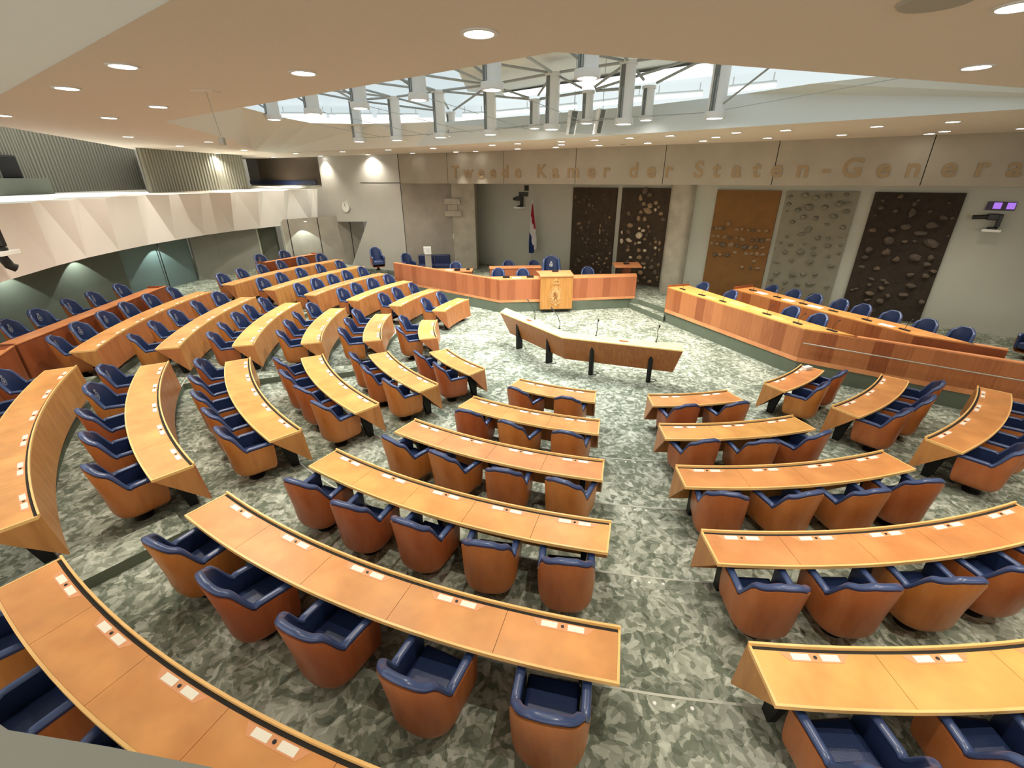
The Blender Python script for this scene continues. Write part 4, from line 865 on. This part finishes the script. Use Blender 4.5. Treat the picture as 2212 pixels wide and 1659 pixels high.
stone_panel(0.0, 2.20, .46, 4.415, 'panel_earth', P1, ['stone_brown', 'stone_brown', 'stone_tan'], 'dark earthen wall panel with many small brown stones, leftmost of the five', 3, 1.0)
stone_panel(2.44, 4.61, .46, 4.425, 'panel_earth', P2, ['stone_tan', 'stone_pale', 'stone_tan', 'stone_brown'], 'dark earthen wall panel with large pale stones, beside the right pillar', 4, 1.0)
stone_panel(6.35, 8.52, .46, 4.39, 'panel_ochre', P3, ['stone_tan', 'stone_brown', 'stone_tan'], 'ochre wall panel with rows of small stones across its middle', 5)
stone_panel(8.68, 10.78, .46, 4.385, 'panel_grey', P4, ['stone_grey', 'stone_grey', 'stone_grey'], 'grey-beige wall panel with scattered rounded grey stones', 6, .68)
stone_panel(11.19, 13.36, .46, 4.385, 'panel_black', P5, ['stone_black', 'stone_black', 'stone_brown'], 'wide black-brown wall panel with dark stones, rightmost of the five', 7, .72)
# lettering on the band
def glyph(ch, cap):
    cu = bpy.data.curves.new('glyph', 'FONT'); cu.body = ch; cu.size = cap / .7; cu.extrude = .012; cu.align_x = 'CENTER'; cu.offset = .016
    o = bpy.data.objects.new('glyph', cu); COL.objects.link(o); bpy.context.view_layer.update()
    me = bpy.data.meshes.new_from_object(o); bpy.data.objects.remove(o); bpy.data.curves.remove(cu); return me
t = thing('wall_lettering', 'raised tan lettering "Tweede Kamer der Staten-Generaal" on the concrete band', 'lettering', MBD @ Vector((0.0, 0.0, 0)) + Vector((0, 0, 4.83)), math.atan2(BU.y, BU.x))
cache = {}
for ch, a in (('T', 0.47), ('w', 1.18), ('e', 1.9), ('e', 2.53), ('d', 3.17), ('e', 3.81), ('K', 4.93), ('a', 5.58), ('m', 6.36), ('e', 7.13), ('r', 7.74), ('d', 8.8), ('e', 9.46), ('r', 10.08), ('S', 11.1), ('t', 11.68), ('a', 12.31), ('t', 12.91), ('e', 13.5), ('n', 14.22), ('-', 14.85), ('G', 15.5), ('e', 16.26), ('n', 16.94), ('e', 17.72), ('r', 18.39), ('a', 19.04), ('a', 19.72), ('l', 20.3)):
    if ch not in cache: cache[ch] = glyph(ch, .50); cache[ch].materials.append(MATS['gilt_text'])
    o = bpy.data.objects.new('letter', cache[ch]); COL.objects.link(o); o.parent = t; o.location = (a, -.012, 0); o.rotation_euler = (PI / 2, 0, 0)
# wall cameras
def ptz(label, pos, rz, aim, lens=.0, s=1.0, shelf=True):
    t = thing('wall_camera', label, 'camera', pos, rz)
    if shelf:
        m = MB(); m.box((-.26 * s, -.42 * s, -.09 * s), (.26 * s, 0, 0)); m.build('shelf', 'white_plastic', t, smooth=0, bevel=.008)
    m = MB(); m.lathe([(0, 0), (.15 * s, 0), (.15 * s, .05 * s), (.09 * s, .07 * s), (0, .07 * s)], 18, (.02 * s, -.2 * s, 0)); m.build('base', 'black_plastic', t)
    m = MB(); m.box((.06 * s, -.28 * s, .06 * s), (.19 * s, -.10 * s, .52 * s)); m.build('yoke', 'black_plastic', t, smooth=0, bevel=.03 * s)
    M = Matrix.Translation((-.04 * s, -.2 * s, .42 * s)) @ Matrix.Rotation(aim, 4, 'Z')
    m = MB(); m.box((-.20 * s, -.12 * s, -.11 * s), (.12 * s, .12 * s, .11 * s), M); m.build('body', 'black_plastic', t, smooth=0, bevel=.03 * s)
    m = MB(); m.tube([M @ Vector((-.18 * s, 0, 0)), M @ Vector((-.34 * s - lens, 0, -.03 * s))], .075 * s, 12); m.build('lens_hood', 'black_plastic', t)
    return t
wang = math.atan2(AU.y, AU.x)
ptz('black wall camera on a small white shelf left of the flag', wl(-3.02, 3.50), wang, .25, s=.9)
ptz('black wall camera with long lens hood below the purple lamp', wl(14.15, 3.44), wang, .12, .20, s=.78)
flat3 = lambda name, lab, cat, a0, a1, z0, z1, mat: tag((lambda m: (m.loops([[wl(a0, z0, .004), wl(a1, z0, .004), wl(a1, z1, .004), wl(a0, z1, .004)], [wl(a0, z0, .05), wl(a1, z0, .05), wl(a1, z1, .05), wl(a0, z1, .05)]]), m)[1])(MB()).build(name, mat, smooth=0, bevel=.006), lab, cat)
flat3('sensor_panel', 'small dark square sensor high on the wall above the left camera', 'sensor', -2.84, -2.60, 4.24, 4.48, 'black_plastic')
flat3('sensor_panel', 'grey-black landscape sensor panel just above the left wall camera', 'sensor', -3.18, -2.62, 3.98, 4.18, 'grey_sensor')
t = thing('purple_lamp', 'dark wall lamp with two glowing purple squares above the right camera', 'lamp', wl(14.18, 3.94, .004), wang)
m = MB(); m.box((-.30, -.07, 0), (.30, 0, .23)); m.build('housing', 'purple_dark', t, smooth=0, bevel=.01)
for x in (-.08, .2):
    m = MB(); m.box((x - .085, -.075, .04), (x + .085, -.07, .21)); m.build('light_square', 'purple_glow', t, smooth=0)
# flag on its pole
t = thing('flag', 'red white and blue flag hanging limp on an indoor pole behind the clerks\' desk', 'flag', (1.03, 23.72, ZP), wang)
m = MB(); m.lathe([(0, 0), (.2, 0), (.2, .03), (.05, .06), (.03, .08), (0, .08)], 18); m.build('foot', 'steel', t)
m = MB(); m.tube([(0, 0, .07), (0, 0, 3.42)], .017, 8); m.build('pole', 'steel', t)
m = MB(); m.prism([(-.02, 0), (.02, 0), (.05, .12), (.0, .08), (-.05, .12)], -.012, .012, Matrix.Translation((0, 0, 3.36)) @ Matrix.Rotation(PI / 2, 4, 'X')); m.build('finial', 'steel', t, smooth=0)
# cloth: fold columns hanging from the pole; each cell coloured by its band
m = MB(); NU, NW = 26, 40; topz, = (3.30,)
def cloth(u, v):                        # u across the folded width, v down
    wdt = .03 + .38 * min(1, v * 1.25) ** .9; x = .02 + (u - .38) * wdt * 1.15 * (1 - .15 * v); yy = -.05 - .045 * math.sin(u * 15 + v * 2) * min(1, v * 3)
    end = 2.32 - .55 * (max(0, u - .55)) * 1.2 + .1 * math.sin(u * 9) * .3
    return Vector((x, yy, topz - v * (2.32 - .42 * max(0, u - .5))))
for i in range(NU):
    for j in range(NW):
        u0, u1, v0, v1 = i / NU, (i + 1) / NU, j / NW, (j + 1) / NW; um, vm = (u0 + u1) / 2, (v0 + v1) / 2
        b1_, b2_ = .22 + .34 * um, .55 + .52 * um
        m.cur = 0 if vm < b1_ else (1 if vm < b2_ else 2)
        m.quad(cloth(u0, v0), cloth(u1, v0), cloth(u1, v1), cloth(u0, v1))
fl = m.build('cloth', ['flag_red', 'flag_white', 'flag_blue'], t, smooth=60)
md = fl.modifiers.new('solid', 'SOLIDIFY'); md.thickness = .006
# clock
cpos = lw(3.75, 3.45, .03)
t = thing('wall_clock', 'round white wall clock with a thin dark rim on the pale left wall', 'clock', cpos, math.atan2(-LU.y, -LU.x))
MC = Matrix.Rotation(PI / 2, 4, 'X')
m = MB(); m.loops([[MC @ Vector((r * math.cos(2 * PI * i / 40), r * math.sin(2 * PI * i / 40), z)) for i in range(40)] for r, z in ((.30, -.03), (.30, .03), (.265, .035), (.265, .02))], True, True, False); m.build('rim', 'rail_grey', t)
m = MB(); m.prism(ell(.268, .268, 40), -.0, .021, MC); f_ = m.build('dial', 'clock_face', t)
m = MB()
for i in range(12):
    a = 2 * PI * i / 12; m.box((-.006, .215, .021), (.006, .25, .0225), MC @ Matrix.Rotation(a, 4, 'Z'))
m.build('hour_marks', 'rail_grey', f_, smooth=0)
for nm, a, l, w in (('hour_hand', .42, .13, .009), ('minute_hand', .22, .20, .006)):
    m = MB(); m.box((-w, -.03, .024), (w, l, .027), MC @ Matrix.Rotation(a, 4, 'Z')); m.build(nm, 'black_plastic', f_, smooth=0)
# remote camera on the balcony front, far left
t = ptz('dark remote camera on a pale bracket at the left frame edge, on the balcony front', (-11.08, 9.98, 3.45), math.radians(100), -2.75, s=1.0, shelf=True)
m = MB(); m.tube([(.0, -.2, -.09), (.05, -.25, -.32), (.12, -.3, -.38)], .09, 10); m.build('cable_box', 'black_plastic', t)
# gallery chair in the balcony shadow
t = thing('gallery_chair', 'black chair half cut by the left frame edge, up in the balcony', 'chair', (-17.12, 17.38, 4.34), 1.2)
m = MB(); m.box((-.32, -.30, .42), (.32, .30, .52)); m.build('seat', 'black_plastic', t, smooth=0, bevel=.04)
m = MB(); m.box((-.32, .22, .5), (.32, .34, 1.25)); m.build('backrest', 'black_plastic', t, smooth=0, bevel=.06)
m = MB(); m.lathe([(0, 0), (.26, 0), (.26, .03), (.04, .06), (.04, .43), (0, .43)], 16); m.build('pedestal', 'black_metal', t)

# ================================================================== CEILING FIXTURES
DL = [(-0.25, 4.39), (-3.89, 5.49), (-5.53, 6.71), (-2.23, 5.85), (-5.54, 8.34), (-7.45, 9.76), (-9.03, 9.37), (-10.31, 13.97), (-11.5, 17.87), (-9.34, 15.94), (-13.28, 23.1), (-10.7, 20.56), (-12.84, 27.53), (-9.81, 23.31), (-9.8, 26.28), (-7.25, 22.03), (-6.97, 24.89), (-4.96, 20.71), (-4.52, 23.42), (-2.99, 19.69), (-2.42, 22.51), (-1.31, 22.27), (-0.66, 17.88), (0.22, 17.21), (0.25, 20.17), (1.58, 16.3), (1.73, 17.82), (1.67, 19.28), (2.52, 15.65), (3.11, 18.26), (3.41, 14.94), (4.53, 17.11), (4.34, 14.19), (6.0, 16.16), (5.82, 14.73), (5.74, 13.26), (7.47, 15.09), (6.67, 12.66), (8.96, 14.07), (8.26, 11.8), (11.12, 13.81), (10.91, 13.1), (9.16, 10.87), (12.14, 12.37), (4.82, 5.66), (3.38, 3.8)]
dl0 = None
OUT_FILL = [(1.2, 2.0), (4.4, 1.2), (7.6, 2.6), (7.9, 5.6), (10.5, 4.0), (11.0, 7.2), (5.6, 3.4), (12.8, 9.8)]      # unseen lamps added beyond the frame to light the foreground
DL = DL + OUT_FILL
def side(x, y):
    if (x, y) in OUT_FILL: return 'of the added lamps beyond the right frame edge'
    if y < 7: return 'in the near part of the beige ceiling'
    if x < -8: return 'over the left balcony side'
    if x < 0: return 'in the far ceiling strip left of the lettering'
    return 'in the far ceiling strip before the lettering'
cnt = {}
names = {}
srt = sorted(range(len(DL)), key=lambda i: DL[i][0] / max(DL[i][1], .1))
for i in srt:
    x, y = DL[i]; s = side(x, y); cnt[s] = cnt.get(s, 0) + 1; n_ = cnt[s]; names[i] = (s, n_)
NUM = ['first', 'second', 'third', 'fourth', 'fifth', 'sixth', 'seventh', 'eighth', 'ninth', 'tenth', 'eleventh', 'twelfth', 'thirteenth', 'fourteenth', 'fifteenth', 'sixteenth', 'seventeenth', 'eighteenth', 'nineteenth', 'twentieth', 'twenty-first', 'twenty-second', 'twenty-third', 'twenty-fourth', 'twenty-fifth', 'twenty-sixth']
for i, (x, y) in enumerate(DL):
    db = (Vector((x, y, 0)) - B0).dot(BN)
    if x > -5 and db < .42: x, y = (Vector((x, y, 0)) + BN * (.42 - db)).xy
    lab = 'round recessed downlight, %s from the left %s' % (NUM[names[i][1] - 1], names[i][0])
    if dl0 is None:
        t = dl0 = thing('downlight', lab, 'ceiling light', group='recessed ceiling downlights')
        m = MB(); m.ring([(.118, -.012), (.150, -.012), (.150, -.001), (.118, -.001)], 24); m.build('ring', 'lamp_grey', t)
        m = MB(); m.lathe([(0, -.008), (.12, -.008), (.12, -.003), (0, -.003)], 24); m.build('diffuser', 'lamp_glow', t)
    else: t = copy_tree(dl0); t['label'] = lab
    t.location = (x, y, ZC)
    db = (Vector((x, y, 0)) - B0).dot(BN)
    light('downlight_lamp', 'SPOT', (x, y, ZC - .025), E_DOWN, (1.0, .92, .78), (x, y, 0), spot_size=math.radians(52 if db < 1.3 and x > -5 else (140 if x < -4.4 and y < 26 else 96)), spot_blend=.9, shadow_soft_size=.015)
# round loudspeaker grille, sprinkler rose with hanging sensor, small plate
t = thing('ceiling_speaker', 'flat grey round speaker cover on the ceiling, cut by the top frame edge', 'speaker', (2.73, 3.68, ZC))
m = MB(); m.lathe([(0, -.02), (.20, -.02), (.22, -.0), (0, 0)], 30); m.build('grille', 'rail_grey', t)
t = thing('hanging_sensor', 'thin wire with a small grey weight hanging from a ceiling plate, left of the opening', 'sensor', (-3.96, 6.98, ZC))
m = MB(); m.box((-.14, -.1, -.012), (.14, .1, 0)); m.build('plate', 'ceiling_plaster', t, smooth=0)
m = MB(); m.tube([(0, 0, -.01), (.03, 0, -.30), (.06, 0, -.54)], .004, 5); m.build('wire', 'rail_grey', t)
m = MB(); m.box((.03, -.03, -.62), (.09, .03, -.53)); m.build('weight', 'rail_grey', t, smooth=0)
t = tag((lambda m: (m.box((3.8, 17.8, ZC - .015), (3.94, 17.94, ZC)), m)[1])(MB()).build('detector_plate', 'rail_grey', smooth=0), 'small square plate in the far ceiling strip above the lettering', 'sensor')

HI = [(-6.97, 15.46), (-5.32, 14.2), (-3.74, 13.14), (-2.05, 11.83), (-0.37, 10.58), (1.32, 9.43), (0.81, 18.2), (2.47, 17.17), (4.14, 16.13), (-2.43, 20.3)]
LO = [(-5.48, 18.63), (-3.97, 18.0), (-2.29, 16.82), (-0.63, 15.8), (1.1, 14.19), (2.77, 12.9), (4.53, 11.72)]
HI[6], HI[7], HI[8], HI[9] = (0.675, 15.1), (1.98, 13.75), (3.35, 13.07), (-2.04, 17.8)
def make_pendant(label, length):
    t = thing('pendant_lamp', label, 'pendant lamp', group='grey cylinder lamps under the glass roof')
    m = MB(); m.lathe([(.0, .10), (.185, .10), (.185, length), (.0, length)], 24); m.build('tube', 'lamp_grey', t)
    m = MB(); m.ring([(.172, 0), (.222, 0), (.228, .02), (.228, .13), (.19, .14), (.172, .13)], 28); m.build('collar', 'lamp_grey', t)
    m = MB(); m.lathe([(0, .012), (.17, .012), (.17, .03), (0, .03)], 24); m.build('diffuser', 'pendant_glow', t)
    m = MB(); a = math.radians(222); M = Matrix.Rotation(a, 4, 'Z')
    m.box((.165, -.055, .14), (.198, .055, length - .02), M); s_ = m.build('louvre_strip', 'slot_dark', t, smooth=0)
    m = MB(); m.box((.1985, -.02, .145), (.215, -.008, length * .6), M); m.box((.1985, .04, .145), (.215, .053, length * .6), M); m.build('slot_rail', 'strut_grey', s_, smooth=0)
    m = MB(); m.ring([(.18, length - .06), (.215, length - .06), (.215, length + .02), (.18, length + .02)], 24); m.build('cap', 'lamp_grey', t)
    return t
ph = pl_ = None
for j, (pts, zb, ln) in enumerate(((HI, 6.4, .93), (LO, 6.02, 1.28))):
    proto = None
    for i, (x, y) in enumerate(pts):
        lab = ('short grey cylinder lamp %s from the left among the higher ones under the glass roof' if j == 0 else 'long grey cylinder lamp %s from the left among the lower ones under the glass roof') % NUM[i if j == 1 else sorted(range(len(HI)), key=lambda q: HI[q][0] / HI[q][1]).index(i)]
        if proto is None: t = proto = make_pendant(lab, ln)
        else: t = copy_tree(proto); t['label'] = lab
        small = j == 0 and i >= 6; t.scale = (.77,) * 3 if small else (1, 1, 1); zz = 6.12 if small else zb
        t.location = (x, y, zz)
        light('pendant_spot', 'SPOT', (x, y, zz - .012), E_PEND * (.6 if small else 1), (.97, 1.0, .97), (x, y, 0), spot_size=math.radians(110), spot_blend=.7, shadow_soft_size=.02)
# space frame: bars between the lamp heads, thin cables between their feet
t = thing('space_frame', 'grey bars and thin cables tying the cylinder lamps together under the glass roof', 'roof frame', (0, 14, 7.3))
ZTOP = 7.31
def bar(p, q, r, nm='bar', mat='strut_grey', sh=.2):
    P, Q = Vector(p), Vector(q); d = (Q - P).normalized(); m = MB(); m.tube([P + d * sh, Q - d * sh], r, 6); local(t, m).build(nm, mat, t)
hi = [Vector((x, y, ZTOP if i < 6 else 6.84)) for i, (x, y) in enumerate(HI)]; lo = [Vector((x, y, ZTOP)) for x, y in LO]
for a, b in zip(lo[:-1], lo[1:]): bar(a, b, .035)
for a, b in zip(hi[:5], hi[1:6]): bar(a, b, .035)
for a, b in ((6, 7), (7, 8)): bar(hi[a], hi[b], .035)
for i, q in enumerate(lo):
    near = sorted(range(len(hi)), key=lambda k: (hi[k] - q).length)
    for k in [k for k in near if k < 6][:2] + [k for k in near if k >= 6 and (hi[k] - q).length < 4][:2]: bar(q, hi[k], .032)
for i in range(6):                       # struts from the higher lamps' feet up to the hidden near row
    f_ = Vector((HI[i][0], HI[i][1], 6.58)); bar(f_, f_ + Vector((-1.35, -.2, .85)), .026); bar(f_ + Vector((0, 0, .75)), f_ + Vector((.0, -2.1, .75)), .032)
for a, b in zip(LO[:-1], LO[1:]): bar((*a, 6.15), (*b, 6.15), .006, 'cable')
for i, a in enumerate(LO):
    for b in [h for h in HI[6:] if (Vector(h) - Vector(a)).length < 5][:2]: bar((*a, 6.15), (*b, 6.22), .006, 'cable')
bar((*LO[-1], 6.16), (7.6, 8.9, 6.5), .006, 'cable'); bar((*LO[-1], 6.2), (5.6, 9.6, 7.4), .02, 'cable')
for a in HI[:5]: bar((*a, 6.5), (a[0] + 2.6, a[1] + 3.9, 6.15), .006, 'cable')
# twin hanging loudspeakers
for (x, y), a, lab in (((1.62, 13.9), -.95, 'left white loudspeaker of the hanging pair, grille turned right'), ((2.30, 13.6), -.75, 'right white loudspeaker of the hanging pair, grille turned right')):
    t = thing('loudspeaker', lab, 'loudspeaker', (x, y, 5.87), a, 'hanging loudspeaker pair'); t.scale = (.62, .62, .62)
    m = MB(); m.loops([[Vector((.30 * math.cos(u) * k - .05 + tl, .26 * math.sin(u) * k, z)) for u in [PI * .5 + PI * i / 12 for i in range(13)]] for z, k, tl in ((0, .8, 0), (.9, 1.0, .18))]); m.build('cabinet', 'white_plastic', t, smooth=40)
    m = MB(); m.loops([[Vector((-.04 + tl, s * .15 * k, z)) for s in (-1, 1)] + [Vector((-.02 + tl, s * .15 * k, z)) for s in (1, -1)] for z, k, tl in ((.03, .85, 0), (.87, 1.0, .18))]); m.build('grille', 'slot_dark', t, smooth=0)
    m = MB(); m.tube([(.1, 0, .89), (.1, 0, 3.0)], .012, 6); m.build('hanger', 'strut_grey', t)
# glowing strip lights along the far edge of the glass roof
ST = [(-10.33, 23.76), (-8.36, 23.81), (-8.27, 24.07), (-6.34, 24.12), (-6.15, 24.21), (-4.27, 24.26), (-2.2, 24.0), (-1.23, 23.73), (-0.9, 23.5), (0.76, 22.44), (1.1, 22.2), (2.6, 21.1), (2.9, 20.9), (4.7, 19.3), (5.11, 18.94), (6.53, 18.3), (7.07, 17.46), (8.15, 16.6)]
for i in range(0, len(ST), 2):
    a, b = Vector((*ST[i], 7.4)), Vector((*ST[i + 1], 7.4))
    t = thing('strip_light', 'glowing white strip light %s from the left along the far edge of the glass roof' % NUM[i // 2], 'strip light', a, 0, 'strip lights of the glass roof')
    m = MB(); m.tube([Vector((0, 0, 0)), b - a], .06, 8); m.build('tube', 'strip_glow', t)
    m = MB(); d = (b - a).normalized(); m.tube([Vector((0, 0, .1)), b - a + Vector((0, 0, .1))], .05, 6); [m.tube([a_ + Vector((0, 0, .1)), a_ + Vector((0, 0, .36))], .02, 6) for a_ in (Vector((0, 0, 0)) + d * .1, b - a - d * .1)]; m.build('holder', 'lamp_grey', t)
t = thing('roof_light', 'wide glowing white panel beneath the sloping roof slab, over the rostrum', 'light panel', (2.2, 16.5, 7.38))
m = MB(); m.quad(*[(x - 2.2, y - 16.5, 0) for x, y in ((-0.24, 18.05), (2.14, 16.03), (4.91, 13.64), (5.59, 15.0), (2.33, 17.1), (-0.07, 18.7))]); m.build('diffuser', 'strip_glow', t, smooth=0)
m = MB(); m.quad(*[(x - 2.2, y - 16.5, .04) for x, y in ((-0.3, 18.0), (2.1, 15.98), (4.95, 13.55), (5.65, 15.0), (2.33, 17.15), (-0.1, 18.8))]); m.build('backing', 'lamp_grey', t, smooth=0)
# downlights under the balcony throwing cones on the lower wall
for i, (x, y) in enumerate(((-13.2, 18.0), (-10.55, 24.75), (-13.35, 14.6), (-13.25, 12.3))):
    t = copy_tree(dl0); t['label'] = 'recessed downlight under the balcony, %s' % ['over the teal wall recess', 'over the concrete wall near the doorway', 'over the green wall, farther one', 'over the green wall, nearer one'][i]; t['group'] = 'downlights under the balcony'
    t.location = (x, y, 2.815); t.scale = (.6, .6, .6)
    light('balcony_spot', 'SPOT', (x, y, 2.75), E_COVE, (.86, 1.0, .93), (x - .1, y, 0), spot_size=math.radians(95), spot_blend=.12, shadow_soft_size=.012)
# lamps lighting the balcony ledge and the wall band from the ceiling edge
for x, y, z in ((-14.0, 12.6, 6.7), (-14.6, 15.6, 6.7), (-15.0, 18.6, 6.7), (-12.0, 22.0, 5.8), (-11.9, 24.6, 5.8), (-12.6, 27.2, 5.8)):
    light('ledge_wash', 'SPOT', (x, y, z), 320 if z > 6 else 90, (1, .98, .9), (x, y, 4.3), spot_size=math.radians(78), spot_blend=.4, shadow_soft_size=.05)
